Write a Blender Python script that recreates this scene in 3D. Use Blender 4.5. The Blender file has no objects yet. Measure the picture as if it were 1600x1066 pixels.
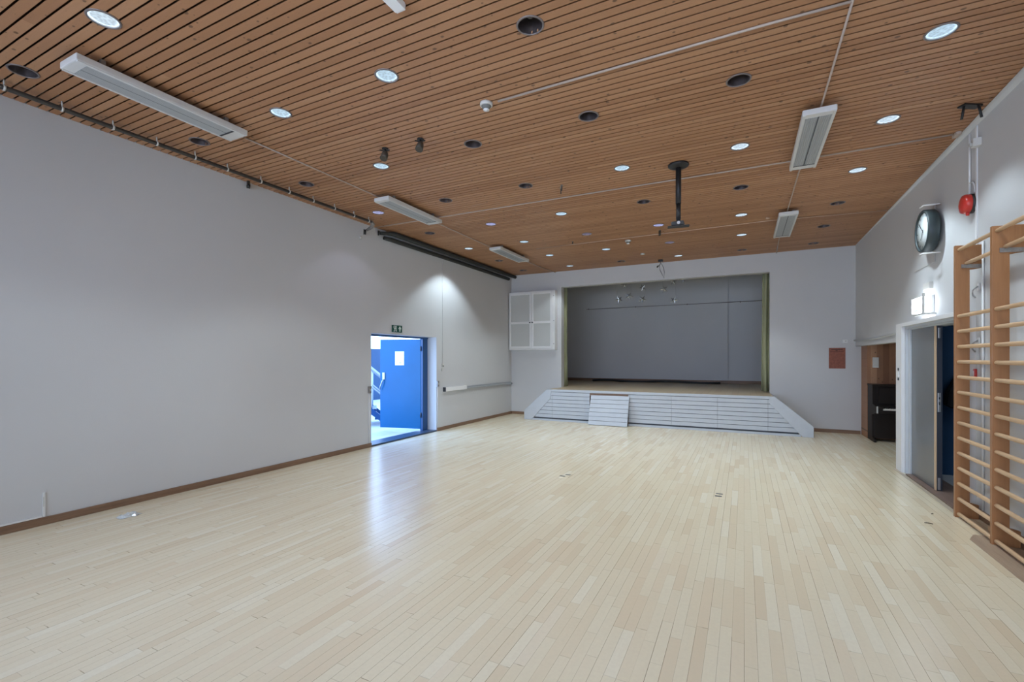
import bpy, bmesh, math, random
from mathutils import Vector, Matrix
random.seed(7)
SC = bpy.context.scene
COL = SC.collection
PI = math.pi
XL, XR, YF, ZC = -5.828, 2.042, 11.64, 3.857      # left wall, right wall, stage wall, ceiling
YB = -1.9                                          # wall behind the camera
ZS = 0.775                                         # stage floor height

# ------------------------------------------------------------------ materials
def nt(name):
    m = bpy.data.materials.new(name); m.use_nodes = True
    t = m.node_tree; t.nodes.clear()
    o = t.nodes.new('ShaderNodeOutputMaterial')
    return m, t, o

class NB:
    """tiny node builder"""
    def __init__(s, t): s.t = t
    def n(s, typ, **kw):
        nd = s.t.nodes.new(typ)
        ins = kw.pop('ins', {})
        for k, v in kw.items(): setattr(nd, k, v)
        for k, v in ins.items():
            if hasattr(v, 'is_output') or isinstance(v, bpy.types.NodeSocket): s.t.links.new(v, nd.inputs[k])
            else: nd.inputs[k].default_value = v
        return nd
    def math(s, op, a, b=0.0, c=None):
        ins = {0: a, 1: b}
        if c is not None: ins[2] = c
        return s.n('ShaderNodeMath', operation=op, ins=ins).outputs[0]
    def mix(s, fac, a, b, blend='MIX'):
        nd = s.n('ShaderNodeMix', data_type='RGBA', blend_type=blend)
        for sock, v in ((nd.inputs[0], fac), (nd.inputs[6], a), (nd.inputs[7], b)):
            if isinstance(v, bpy.types.NodeSocket): s.t.links.new(v, sock)
            else: sock.default_value = v
        return nd.outputs[2]
    def ramp(s, fac, stops):
        nd = s.n('ShaderNodeValToRGB', ins={0: fac})
        el = nd.color_ramp.elements
        while len(el) > 1: el.remove(el[-1])
        el[0].position, el[0].color = stops[0][0], stops[0][1]
        for p, c in stops[1:]:
            e = el.new(p); e.color = c
        return nd.outputs[0]
    def sep(s, v):
        return s.n('ShaderNodeSeparateXYZ', ins={0: v}).outputs
    def comb(s, x, y, z):
        return s.n('ShaderNodeCombineXYZ', ins={0: x, 1: y, 2: z}).outputs[0]
    def noise(s, vec, scale, detail=3.0, rough=0.55):
        return s.n('ShaderNodeTexNoise', ins={'Vector': vec, 'Scale': scale, 'Detail': detail, 'Roughness': rough}).outputs[0]
    def wn(s, vec):
        return s.n('ShaderNodeTexWhiteNoise', noise_dimensions='3D', ins={'Vector': vec}).outputs[0]
    def bump(s, h, strength, dist):
        return s.n('ShaderNodeBump', ins={'Height': h, 'Strength': strength, 'Distance': dist}).outputs[0]

def rgba(c): return (c[0], c[1], c[2], 1.0)

def plain(name, col, rough=0.5, metal=0.0, var=0.06, scale=9.0, spec=0.5, bump=0.0, emit=None, es=0.0):
    m, t, o = nt(name); b = NB(t)
    p = b.n('ShaderNodeBsdfPrincipled', ins={'Roughness': rough, 'Metallic': metal, 'Specular IOR Level': spec})
    tc = b.n('ShaderNodeTexCoord').outputs['Object']
    nz = b.noise(tc, scale)
    lo = tuple(max(0, c * (1 - var)) for c in col); hi = tuple(min(1, c * (1 + var)) for c in col)
    t.links.new(b.mix(nz, rgba(lo), rgba(hi)), p.inputs['Base Color'])
    if bump: t.links.new(b.bump(b.noise(tc, 160.0, 2.0), bump, 0.002), p.inputs['Normal'])
    if emit:
        p.inputs['Emission Color'].default_value = rgba(emit); p.inputs['Emission Strength'].default_value = es
    t.links.new(p.outputs[0], o.inputs[0])
    return m

def wood(name, c1, c2, axis='z', rough=0.45, stretch=14.0, scale=22.0):
    m, t, o = nt(name); b = NB(t)
    tc = b.n('ShaderNodeTexCoord').outputs['Object']
    x, y, z = b.sep(tc)
    s = 1.0 / stretch
    v = {'x': b.comb(b.math('MULTIPLY', x, s), y, z), 'y': b.comb(x, b.math('MULTIPLY', y, s), z),
         'z': b.comb(x, y, b.math('MULTIPLY', z, s))}[axis]
    g = b.noise(v, scale, 5.0, 0.65); g2 = b.noise(v, scale * 4.5, 2.0)
    f = b.math('ADD', b.math('MULTIPLY', g, 0.75), b.math('MULTIPLY', g2, 0.25))
    c = b.ramp(f, [(0.3, rgba(c1)), (0.7, rgba(c2))])
    p = b.n('ShaderNodeBsdfPrincipled', ins={'Base Color': c, 'Roughness': rough})
    t.links.new(b.bump(f, 0.15, 0.002), p.inputs['Normal'])
    t.links.new(p.outputs[0], o.inputs[0])
    return m

def wall_mat(name, col, seams=False):
    m, t, o = nt(name); b = NB(t)
    pos = b.n('ShaderNodeNewGeometry').outputs['Position']
    big = b.noise(pos, 0.9, 3.0); fine = b.noise(pos, 130.0, 2.0)
    c = b.mix(big, rgba(tuple(k * 0.955 for k in col)), rgba(tuple(min(1, k * 1.03) for k in col)))
    p = b.n('ShaderNodeBsdfPrincipled', ins={'Base Color': c, 'Roughness': 0.72, 'Specular IOR Level': 0.3})
    t.links.new(b.bump(fine, 0.22, 0.003), p.inputs['Normal'])
    t.links.new(p.outputs[0], o.inputs[0])
    return m

def floor_mat(name, tint=(1, 1, 1), w=0.0617, L=0.62, rough=0.25):
    m, t, o = nt(name); b = NB(t)
    pos = b.n('ShaderNodeNewGeometry').outputs['Position']
    x, y, z = b.sep(pos)
    u = b.math('DIVIDE', x, w); ui = b.math('FLOOR', u); uf = b.math('FRACT', u)
    r1 = b.wn(b.comb(ui, 3.7, 0.0)); r2 = b.wn(b.comb(ui, 9.1, 4.0))
    Lr = b.math('MULTIPLY_ADD', r2, 0.5 * L, 0.65 * L)
    v = b.math('ADD', b.math('DIVIDE', y, Lr), b.math('MULTIPLY', r1, 17.0))
    vi = b.math('FLOOR', v); vf = b.math('FRACT', v)
    rb = b.wn(b.comb(ui, vi, 1.0)); rc = b.wn(b.comb(ui, vi, 8.0))
    base = b.ramp(rb, [(0.0, rgba((0.655, 0.545, 0.375))), (0.12, rgba((0.70, 0.605, 0.425))), (0.45, rgba((0.72, 0.64, 0.46))),
                       (0.85, rgba((0.735, 0.665, 0.485))), (1.0, rgba((0.765, 0.715, 0.555)))])
    pink = b.math('GREATER_THAN', rc, 0.86)
    base = b.mix(b.math('MULTIPLY', pink, 0.26), base, rgba((0.67, 0.515, 0.35)))
    gv = b.comb(b.math('MULTIPLY', x, 1.0), b.math('MULTIPLY', y, 0.06), b.math('MULTIPLY', rb, 40.0))
    grain = b.noise(gv, 60.0, 4.0, 0.6)
    base = b.mix(b.math('MULTIPLY', grain, 0.30), base, rgba((0.60, 0.49, 0.34)))
    mot = b.noise(pos, 38.0, 3.0, 0.7)
    base = b.mix(b.math('MULTIPLY', b.math('SUBTRACT', mot, 0.42), 0.7), base, rgba((0.57, 0.49, 0.36)))
    big = b.noise(pos, 0.55, 4.0, 0.6)
    base = b.mix(b.math('MULTIPLY', b.math('SUBTRACT', big, 0.38), 0.5), base, rgba((0.60, 0.53, 0.41)))
    base = b.mix(1.0, base, rgba(tint), 'MULTIPLY')
    # joints: long gaps (width varies per seam) and butt ends
    gr = b.wn(b.comb(ui, 21.0, b.math('FLOOR', b.math('MULTIPLY', y, 0.7))))
    gw = b.math('MULTIPLY_ADD', gr, 0.026, 0.014)
    g1 = b.math('LESS_THAN', uf, gw)
    ge = b.math('LESS_THAN', vf, 0.007)
    stain = b.math('GREATER_THAN', b.noise(pos, 7.0, 2.0), 0.60)
    ga = b.math('MULTIPLY_ADD', gr, 0.55, 0.30)
    gap = b.math('MAXIMUM', b.math('MULTIPLY', g1, ga), b.math('MULTIPLY', ge, b.math('MULTIPLY_ADD', stain, 0.4, 0.25)))
    col = b.mix(gap, base, rgba((0.13, 0.085, 0.045)))
    rg = rough
    p = b.n('ShaderNodeBsdfPrincipled', ins={'Base Color': col, 'Roughness': rg, 'Specular IOR Level': 0.55})
    h = b.math('SUBTRACT', b.math('MULTIPLY', b.noise(pos, 3.0), 0.25), b.math('MULTIPLY', gap, 0.8))
    t.links.new(b.bump(h, 0.20, 0.0015), p.inputs['Normal'])
    t.links.new(p.outputs[0], o.inputs[0])
    return m

def plank_mat(name, y0, pitch, c_lo, c_mid, c_hi, knots=True, vertical=False, rough=0.5):
    """planks running along x (ceiling) or along z (vertical panelling, pitch across x)"""
    m, t, o = nt(name); b = NB(t)
    pos = b.n('ShaderNodeNewGeometry').outputs['Position']
    x, y, z = b.sep(pos)
    across, along = (x, z) if vertical else (y, x)
    k = b.math('DIVIDE', b.math('SUBTRACT', across, y0), pitch)
    i = b.math('FLOOR', k)
    off = b.math('MULTIPLY', b.wn(b.comb(i, 2.0, 5.0)), 4.2)
    seg = b.math('FLOOR', b.math('DIVIDE', b.math('ADD', along, off), 4.2))
    r = b.wn(b.comb(i, seg, 0.0))
    c = b.ramp(r, [(0.0, rgba(c_lo)), (0.5, rgba(c_mid)), (1.0, rgba(c_hi))])
    gv = b.comb(b.math('MULTIPLY', along, 0.35), b.math('MULTIPLY', across, 7.0), b.math('MULTIPLY', r, 31.0))
    g = b.noise(gv, 9.0, 5.0, 0.7)
    c = b.mix(b.math('MULTIPLY', g, 0.5), c, rgba(tuple(q * 0.62 for q in c_mid)))
    fl = b.noise(b.comb(along, b.math('MULTIPLY', across, 3.0), r), 26.0, 2.0)
    c = b.mix(b.math('MULTIPLY', b.math('GREATER_THAN', fl, 0.66), 0.25), c, rgba(tuple(q * 0.5 for q in c_mid)))
    if knots:
        for q, cl in ((1.0, 0.52), (7.0, 0.83)):
            ua = b.math('ADD', b.math('DIVIDE', along, cl), b.math('MULTIPLY', b.wn(b.comb(i, q, 3.0)), 9.0))
            ci = b.math('FLOOR', ua)
            ra = b.wn(b.comb(i, ci, q)); rk = b.wn(b.comb(i, ci, q + 2.5)); rr_ = b.wn(b.comb(i, ci, q + 4.5))
            da = b.math('MULTIPLY', b.math('SUBTRACT', b.math('FRACT', ua), b.math('MULTIPLY_ADD', ra, 0.8, 0.1)), cl * 0.75)
            dk = b.math('MULTIPLY', b.math('SUBTRACT', b.math('FRACT', k), b.math('MULTIPLY_ADD', rk, 0.8, 0.1)), pitch)
            dd = b.math('SQRT', b.math('ADD', b.math('MULTIPLY', da, da), b.math('MULTIPLY', dk, dk)))
            rad = b.math('MULTIPLY', b.math('MULTIPLY', rr_, rr_), 0.0125)
            kn = b.n('ShaderNodeMapRange', ins={0: b.math('SUBTRACT', dd, rad), 1: -0.002, 2: 0.003, 3: 1.0, 4: 0.0}).outputs[0]
            c = b.mix(b.math('MULTIPLY', b.math('MULTIPLY', kn, b.math('GREATER_THAN', rr_, 0.35)), 0.8), c, rgba(tuple(v * 0.22 for v in c_mid)))
    p = b.n('ShaderNodeBsdfPrincipled', ins={'Base Color': c, 'Roughness': rough, 'Specular IOR Level': 0.4})
    t.links.new(b.bump(g, 0.12, 0.001), p.inputs['Normal'])
    t.links.new(p.outputs[0], o.inputs[0])
    return m

def lens_mat(name, col, strength):
    """patterned lens of a lit downlight"""
    m, t, o = nt(name); b = NB(t)
    tc = b.n('ShaderNodeTexCoord').outputs['Object']
    v = b.n('ShaderNodeTexVoronoi', feature='F1', ins={'Vector': tc, 'Scale': 46.0}).outputs[0]
    x, y, z = b.sep(tc)
    rad = b.math('SQRT', b.math('ADD', b.math('MULTIPLY', x, x), b.math('MULTIPLY', y, y)))
    ring = b.ramp(b.math('DIVIDE', rad, 0.082), [(0.0, (0.75, 0.75, 0.75, 1)), (0.8, (0.72, 0.72, 0.72, 1)), (0.93, (1.25, 1.25, 1.25, 1)), (1.0, (1.3, 1.3, 1.3, 1))])
    s = b.math('MULTIPLY', b.math('MULTIPLY_ADD', v, 0.55, 0.75), strength)
    s = b.math('MULTIPLY', s, b.n('ShaderNodeRGBToBW', ins={0: ring}).outputs[0])
    e = b.n('ShaderNodeEmission', ins={'Color': rgba(col), 'Strength': s})
    t.links.new(e.outputs[0], o.inputs[0])
    return m

def glass_mat(name, tint=(0.9, 0.95, 0.97), refl=0.12, opac=0.0, col=(0.5, 0.5, 0.5)):
    m, t, o = nt(name); b = NB(t)
    tr = b.n('ShaderNodeBsdfTransparent', ins={'Color': rgba(tint)})
    gl = b.n('ShaderNodeBsdfGlossy', ins={'Roughness': 0.03})
    fr = b.n('ShaderNodeFresnel', ins={'IOR': 1.45})
    mx = b.n('ShaderNodeMixShader', ins={0: b.math('MULTIPLY_ADD', fr.outputs[0], 0.9, refl * 0.2), 1: tr.outputs[0], 2: gl.outputs[0]})
    out = mx.outputs[0]
    if opac:
        df = b.n('ShaderNodeBsdfPrincipled', ins={'Base Color': rgba(col), 'Roughness': 0.25})
        out = b.n('ShaderNodeMixShader', ins={0: opac, 1: out, 2: df.outputs[0]}).outputs[0]
    t.links.new(out, o.inputs[0])
    return m

M = {}
M['wall'] = wall_mat('wall_paint', (0.55, 0.552, 0.552))
M['wallw'] = wall_mat('wall_white', (0.68, 0.68, 0.68))
M['stagewall'] = wall_mat('stage_wall', (0.62, 0.62, 0.62))
M['floor'] = floor_mat('maple_strip_floor')
M['stagefloor'] = floor_mat('stage_boards', tint=(0.62, 0.565, 0.51), w=0.12, L=1.5, rough=0.45)
M['ceil'] = plank_mat('pine_ceiling', 2.027, 0.0772, (0.37, 0.180, 0.085), (0.435, 0.220, 0.108), (0.495, 0.268, 0.138))
M['gapdark'] = plain('dark_void', (0.055, 0.021, 0.006), 0.9, var=0.2)
M['panelling'] = plank_mat('pine_panelling', 2.0, 0.095, (0.20, 0.085, 0.04), (0.32, 0.155, 0.08), (0.45, 0.25, 0.14), vertical=True)
M['base'] = wood('brown_skirting', (0.15, 0.085, 0.05), (0.25, 0.15, 0.09), 'y', 0.5)
M['basex'] = wood('brown_skirting_far', (0.15, 0.085, 0.05), (0.25, 0.15, 0.09), 'x', 0.5)
M['brownstrip'] = wood('brown_floor_strip', (0.27, 0.19, 0.13), (0.40, 0.30, 0.21), 'y', 0.4)
M['bars'] = wood('wall_bar_pine', (0.275, 0.122, 0.046), (0.36, 0.170, 0.068), 'z', 0.4)
M['rung'] = wood('rung_beech', (0.48, 0.31, 0.17), (0.62, 0.43, 0.26), 'y', 0.38, scale=30)
M['white'] = plain('white_plastic', (0.76, 0.76, 0.75), 0.4)
M['whitepaint'] = plain('white_painted_wood', (0.48, 0.51, 0.54), 0.45)
M['lac'] = plain('white_lacquer', (0.70, 0.70, 0.69), 0.35)
M['enamel'] = plain('heater_enamel', (0.60, 0.60, 0.58), 0.45)
M['alum'] = plain('ribbed_aluminium', (0.42, 0.44, 0.45), 0.42, 0.35)
M['greyp'] = plain('grey_panel', (0.50, 0.50, 0.47), 0.35)
M['slot'] = plain('dark_slot', (0.035, 0.04, 0.05), 0.5)
M['black'] = plain('black_metal', (0.012, 0.012, 0.012), 0.5)
M['pipe'] = plain('dark_pipe', (0.045, 0.040, 0.035), 0.42)
M['duct'] = plain('dark_fabric_roll', (0.026, 0.027, 0.023), 0.75)
M['steel'] = plain('steel', (0.50, 0.50, 0.51), 0.33, 0.85)
M['aged'] = plain('worn_steel', (0.30, 0.28, 0.26), 0.4, 0.6, var=0.4, scale=30)
M['ring'] = plain('trim_ring', (0.20, 0.17, 0.16), 0.4, 0.3)
M['reflector'] = plain('dark_reflector', (0.23, 0.195, 0.195), 0.28, 0.85, var=0.3, scale=24)
M['lens'] = lens_mat('lit_lens', (0.62, 0.83, 1.0), 1.15)
M['lensw'] = lens_mat('lit_lens_white', (0.72, 0.87, 1.0), 1.22)
M['lensv'] = lens_mat('lit_lens_violet', (0.58, 0.60, 1.0), 0.85)
M['lensd'] = lens_mat('faint_lens', (0.52, 0.44, 0.62), 0.42)
M['conduit'] = plain('cream_conduit', (0.43, 0.345, 0.285), 0.5)
M['conduitb'] = plain('tan_conduit', (0.50, 0.34, 0.24), 0.5)
M['detector'] = plain('detector_plastic', (0.55, 0.54, 0.50), 0.45)
M['detgrey'] = plain('detector_grey', (0.16, 0.16, 0.15), 0.5)
M['lamp'] = plain('olive_spotlight', (0.05, 0.043, 0.032), 0.5)
M['curtain'] = plain('olive_curtain', (0.33, 0.335, 0.20), 0.85, var=0.12, bump=0.3)
M['star'] = plain('silver_foil', (0.34, 0.34, 0.325), 0.3, 0.7, var=0.3, scale=40)
M['thread'] = plain('thread', (0.35, 0.35, 0.34), 0.7)
M['poster'] = None
M['bluedoor'] = plain('blue_door_paint', (0.0, 0.095, 0.25), 0.25, var=0.12, scale=2.0, spec=0.28)
M['bluedark'] = plain('blue_frame_paint', (0.006, 0.055, 0.17), 0.35)
M['navy'] = wall_mat('navy_room_wall', (0.025, 0.075, 0.16))
M['navydoor'] = plain('dark_door_edge', (0.035, 0.040, 0.055), 0.35)
M['sill'] = plain('door_sill_paint', (0.03, 0.05, 0.09), 0.35)
M['paper'] = plain('paper', (0.86, 0.88, 0.82), 0.7, var=0.02)
M['green'] = plain('exit_green', (0.003, 0.062, 0.042), 0.4, var=0.03)
M['signwhite'] = plain('sign_white', (0.80, 0.86, 0.82), 0.5, var=0.02)
M['concrete'] = plain('concrete', (0.46, 0.47, 0.48), 0.85, var=0.2, scale=5.0)
M['facade'] = plain('outdoor_facade', (0.008, 0.045, 0.11), 0.7, var=0.2, scale=1.2)
M['stairsteel'] = plain('galvanised_stair', (0.55, 0.58, 0.60), 0.4, 0.4)
M['red'] = plain('red_plastic', (0.50, 0.035, 0.025), 0.28, var=0.05)
M['teal'] = plain('clock_rim', (0.028, 0.042, 0.045), 0.5)
M['dial'] = plain('clock_dial', (0.62, 0.66, 0.66), 0.4, var=0.03)
M['guard'] = plain('guard_plate', (0.50, 0.49, 0.48), 0.35)
M['frost'] = glass_mat('door_glass', (0.25, 0.27, 0.29), 0.3, 0.85, (0.145, 0.150, 0.152))
M['pane'] = glass_mat('window_glass', (0.97, 0.98, 1.0))
M['cabglass'] = plain('cabinet_pane', (0.50, 0.51, 0.49), 0.16, var=0.04, scale=2.0)
M['glow'] = plain('sign_glow', (0.85, 0.9, 0.9), 0.4, emit=(0.80, 0.88, 1.0), es=16.0)
M['glowgreen'] = plain('sign_green', (0.2, 0.7, 0.4), 0.4, emit=(0.45, 1.0, 0.7), es=1.6)
M['piano'] = plain('piano_lacquer', (0.010, 0.005, 0.003), 0.55, spec=0.3)
M['keys'] = plain('piano_ivory', (0.74, 0.71, 0.64), 0.3, var=0.02)
M['lino'] = plain('pale_lino', (0.50, 0.52, 0.54), 0.5)
M['bag'] = plain('black_cloth', (0.008, 0.008, 0.010), 0.9)
M['foil'] = plain('clear_plastic_film', (0.60, 0.64, 0.64), 0.12, 0.3, var=0.25, scale=60)
M['leafm'] = plain('dry_leaf', (0.10, 0.075, 0.05), 0.8)
M['woodedge'] = wood('door_edge_wood', (0.48, 0.33, 0.20), (0.60, 0.44, 0.29), 'z')
M['tanstrip'] = wood('tan_floor_strip', (0.36, 0.30, 0.22), (0.46, 0.39, 0.29), 'y', 0.4)
M['threshold'] = wood('threshold_wood', (0.13, 0.085, 0.065), (0.21, 0.14, 0.11), 'y')

def poster_mat():
    m, t, o = nt('orange_poster'); b = NB(t)
    tc = b.n('ShaderNodeTexCoord').outputs['Object']
    n = b.noise(tc, 22.0, 4.0)
    c = b.ramp(n, [(0.3, rgba((0.20, 0.062, 0.038))), (0.7, rgba((0.29, 0.092, 0.052)))])
    p = b.n('ShaderNodeBsdfPrincipled', ins={'Base Color': c, 'Roughness': 0.6})
    t.links.new(p.outputs[0], o.inputs[0]); return m
M['poster'] = poster_mat()

# ------------------------------------------------------------------ mesh building
class MB:
    def __init__(s): s.bm = bmesh.new()
    def poly(s, pts, flip=False):
        vs = [s.bm.verts.new(p) for p in pts]
        return s.bm.faces.new(vs[::-1] if flip else vs)
    def box(s, x0, x1, y0, y1, z0, z1):
        if x0 > x1: x0, x1 = x1, x0
        if y0 > y1: y0, y1 = y1, y0
        if z0 > z1: z0, z1 = z1, z0
        v = [s.bm.verts.new((x, y, z)) for z in (z0, z1) for y in (y0, y1) for x in (x0, x1)]
        for f in ((0, 2, 3, 1), (4, 5, 7, 6), (0, 1, 5, 4), (2, 6, 7, 3), (0, 4, 6, 2), (1, 3, 7, 5)):
            s.bm.faces.new([v[i] for i in f])
        return s
    def obox(s, c, ax, ay, az):
        """oriented box: centre and three half-extent vectors"""
        c, ax, ay, az = map(Vector, (c, ax, ay, az))
        v = [s.bm.verts.new(c + i * ax + j * ay + k * az) for k in (-1, 1) for j in (-1, 1) for i in (-1, 1)]
        for f in ((0, 2, 3, 1), (4, 5, 7, 6), (0, 1, 5, 4), (2, 6, 7, 3), (0, 4, 6, 2), (1, 3, 7, 5)):
            s.bm.faces.new([v[i] for i in f])
        return s
    def prism(s, pts, d):
        """polygon extruded by vector d"""
        d = Vector(d); a = [s.bm.verts.new(p) for p in pts]; b2 = [s.bm.verts.new(Vector(p) + d) for p in pts]
        s.bm.faces.new(a[::-1]); s.bm.faces.new(b2)
        n = len(pts)
        for i in range(n): s.bm.faces.new((a[i], a[(i + 1) % n], b2[(i + 1) % n], b2[i]))
        return s
    def tube(s, pts, r, seg=10, caps=True):
        pts = [Vector(p) for p in pts]; rings = []
        rs = r if isinstance(r, (list, tuple)) else [r] * len(pts)
        up = Vector((0, 0, 1))
        for i, p in enumerate(pts):
            d = (pts[min(i + 1, len(pts) - 1)] - pts[max(i - 1, 0)]).normalized()
            a = d.cross(up)
            if a.length < 1e-3: a = d.cross(Vector((1, 0, 0)))
            a.normalize(); b2 = d.cross(a).normalized()
            rings.append([s.bm.verts.new(p + rs[i] * (math.cos(2 * PI * k / seg) * a + math.sin(2 * PI * k / seg) * b2)) for k in range(seg)])
        for i in range(len(rings) - 1):
            for k in range(seg):
                f = s.bm.faces.new((rings[i][k], rings[i][(k + 1) % seg], rings[i + 1][(k + 1) % seg], rings[i + 1][k])); f.smooth = True
        if caps:
            s.bm.faces.new(rings[0][::-1]); s.bm.faces.new(rings[-1])
        return s
    def lathe(s, prof, c=(0, 0, 0), axis=(0, 0, 1), seg=32, close=False):
        c = Vector(c); ax = Vector(axis).normalized()
        a = ax.cross(Vector((1, 0, 0)))
        if a.length < 1e-3: a = ax.cross(Vector((0, 1, 0)))
        a.normalize(); b2 = ax.cross(a)
        rings = []
        for r, h in prof:
            if r < 1e-6: rings.append([s.bm.verts.new(c + ax * h)])
            else: rings.append([s.bm.verts.new(c + ax * h + r * (math.cos(2 * PI * k / seg) * a + math.sin(2 * PI * k / seg) * b2)) for k in range(seg)])
        pr = list(zip(rings, rings[1:]))
        if close: pr.append((rings[-1], rings[0]))
        for A, B in pr:
            for k in range(seg):
                k2 = (k + 1) % seg
                if len(A) == 1 and len(B) == 1: continue
                if len(A) == 1: f = s.bm.faces.new((A[0], B[k], B[k2]))
                elif len(B) == 1: f = s.bm.faces.new((A[k], A[k2], B[0]))
                else: f = s.bm.faces.new((A[k], A[k2], B[k2], B[k]))
                f.smooth = True
        return s
    def build(s, name, mat, parent=None, origin=None, bevel=0.0, bseg=2):
        bmesh.ops.recalc_face_normals(s.bm, faces=s.bm.faces)
        if bevel:
            bmesh.ops.bevel(s.bm, geom=[e for e in s.bm.edges if e.is_manifold and e.calc_face_angle(0) > 0.6], offset=bevel, segments=bseg, profile=0.6, affect='EDGES')
        off = Vector((0, 0, 0))
        if parent is not None: off = world_loc(parent)
        elif origin is not None: off = Vector(origin)
        bmesh.ops.translate(s.bm, verts=s.bm.verts, vec=-off)
        me = bpy.data.meshes.new(name); s.bm.to_mesh(me); s.bm.free()
        me.materials.append(mat)
        o = bpy.data.objects.new(name, me); COL.objects.link(o)
        if parent is not None: o.parent = parent
        elif origin is not None: o.location = origin
        return o

def world_loc(o):
    v = Vector((0, 0, 0))
    while o is not None: v += o.location; o = o.parent
    return v

def tag(o, label=None, cat=None, group=None, kind=None):
    if label: o['label'] = label
    if cat: o['category'] = cat; o['kind'] = 'thing'
    if group: o['group'] = group
    if kind: o['kind'] = kind
    return o

def thing(name, label, cat, loc, group=None):
    o = bpy.data.objects.new(name, None); o.empty_display_size = 0.1
    COL.objects.link(o); o.location = loc
    return tag(o, label, cat, group)

def structure(o): o['kind'] = 'structure'; return o
def sempty(name, loc):
    o = bpy.data.objects.new(name, None); COL.objects.link(o); o.location = loc
    return structure(o)

def copy_tree(root, loc):
    c = root.copy(); COL.objects.link(c); c.location = loc
    for ch in root.children:
        d = ch.copy(); COL.objects.link(d); d.parent = c
        for g in ch.children:
            e = g.copy(); COL.objects.link(e); e.parent = d
    return c

# ================================================================== SETTING
mb = MB(); mb.box(XL - 0.02, XR + 0.10, YB, YF, -0.12, 0.0); mb.box(XR + 0.10, 3.7, 8.24, YF + 0.1, -0.12, 0.0)
structure(mb.build('floor', M['floor']))

# --- ceiling: planks with open joints and round cut-outs for the downlights
GX, DX, GY, DY = -5.182, 1.2854, 1.587, 1.3507
LIT = {(0, 3): 'v', (0, 5): 'b',
       (1, 0): 'w', (1, 1): 'n', (1, 2): 'n', (1, 4): 'v', (1, 5): 'n', (1, 6): 'n', (1, 7): 'n',
       (2, 1): 'n', (2, 4): 'n', (2, 5): 'd', (2, 6): 'n',
       (3, 3): 'n', (3, 5): 'v', (3, 6): 'd', (3, 7): 'w',
       (4, 3): 'w', (4, 5): 'w', (4, 6): 'w',
       (5, 2): 'n', (5, 3): 'b', (5, 4): 'b'}
SKIP = {(2, 0), (3, 0), (4, 0), (5, 0), (4, 1), (5, 1)}     # rows nearest the camera, above the frame
LIGHTS = [(i, j) for j in range(8) for i in range(6) if (i, j) not in SKIP]
RH = 0.088
def dl_pos(i, j): return (GX + DX * i, GY + DY * j)

P0, PP, GAP = 2.027, 0.0772, 0.0132
mb = MB()
k0 = int(math.floor((YB - P0) / PP)); k1 = int(math.ceil((YF - P0) / PP))
zt = ZC + 0.0008; zt2 = ZC + 0.018; UC = 0.008
holes = [dl_pos(i, j) for i, j in LIGHTS]
for k in range(k0, k1):
    ya = max(P0 + k * PP + GAP / 2, YB); yb = min(P0 + (k + 1) * PP - GAP / 2, YF)
    if yb <= ya: continue
    near = sorted([h for h in holes if h[1] + RH > ya and h[1] - RH < yb])
    rows = {ya, yb}
    for h in near:
        for q in range(13):
            yy = h[1] + RH * math.sin(-PI / 2 + PI * q / 12)
            if ya < yy < yb: rows.add(yy)
    rows = sorted(rows)
    def xs(y):
        out = []
        for h in near:
            d2 = RH * RH - (y - h[1]) ** 2
            out.append((h[0] - math.sqrt(d2), h[0] + math.sqrt(d2)) if d2 > 0 else (h[0], h[0]))
        return out
    for y0_, y1_ in zip(rows, rows[1:]):
        a, b_ = xs(y0_), xs(y1_)
        L0 = [XL] + [v for p in a for v in p] + [XR]; L1 = [XL] + [v for p in b_ for v in p] + [XR]
        for s_ in range(0, len(L0), 2):
            mb.poly([(L0[s_], y0_, ZC), (L0[s_ + 1], y0_, ZC), (L1[s_ + 1], y1_, ZC), (L1[s_], y1_, ZC)])
    for yy in (ya, yb):
        Ls = [XL] + [v for p in xs(yy) for v in p] + [XR]
        for s_ in range(0, len(Ls), 2):
            a_, e_ = Ls[s_], Ls[s_ + 1]
            yi = yy + UC if yy == ya else yy - UC
            mb.poly([(a_, yy, ZC), (e_, yy, ZC), (e_, yy, zt), (a_, yy, zt)])
            mb.poly([(a_, yy, zt), (e_, yy, zt), (e_, yi, zt), (a_, yi, zt)])
            mb.poly([(a_, yi, zt), (e_, yi, zt), (e_, yi, zt2), (a_, yi, zt2)])
bmesh.ops.remove_doubles(mb.bm, verts=mb.bm.verts, dist=1e-5)
ceil = structure(mb.build('ceiling', M['ceil']))
mb = MB()
# dark cavity above the planks (open boxes above the lamp holes keep light out)
mb.box(XL - 0.3, XR + 0.3, YB - 0.2, YF + 0.2, ZC + 0.20, ZC + 0.30)
structure(mb.build('ceiling_void', M['gapdark']))

# --- left wall with exit doorway
TL = 0.30
def wbox(name, boxes, mat):
    mb = MB()
    for bx in boxes: mb.box(*bx)
    return structure(mb.build(name, mat))
DY0, DY1, DZ = 6.165, 8.09, 1.99
wbox('wall_left', [(XL - TL, XL, YB, DY0, -0.1, ZC + 0.25), (XL - TL, XL, DY0, DY1, DZ, ZC + 0.25), (XL - TL, XL, DY1, YF + 0.2, -0.1, ZC + 0.25)], M['wall'])
# --- far wall around the stage opening
SX0, SX1, SZ1 = -4.345, 0.503, 3.44
wbox('wall_far', [(XL - 0.1, SX0, YF, YF + 0.2, -0.1, ZC + 0.25), (SX0, SX1, YF, YF + 0.2, SZ1, ZC + 0.25), (SX1, XR + 0.12, YF, YF + 0.2, -0.1, ZC + 0.25), (SX0, SX1, YF, YF + 0.2, -0.1, ZS - 0.03)], M['wall'])
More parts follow.
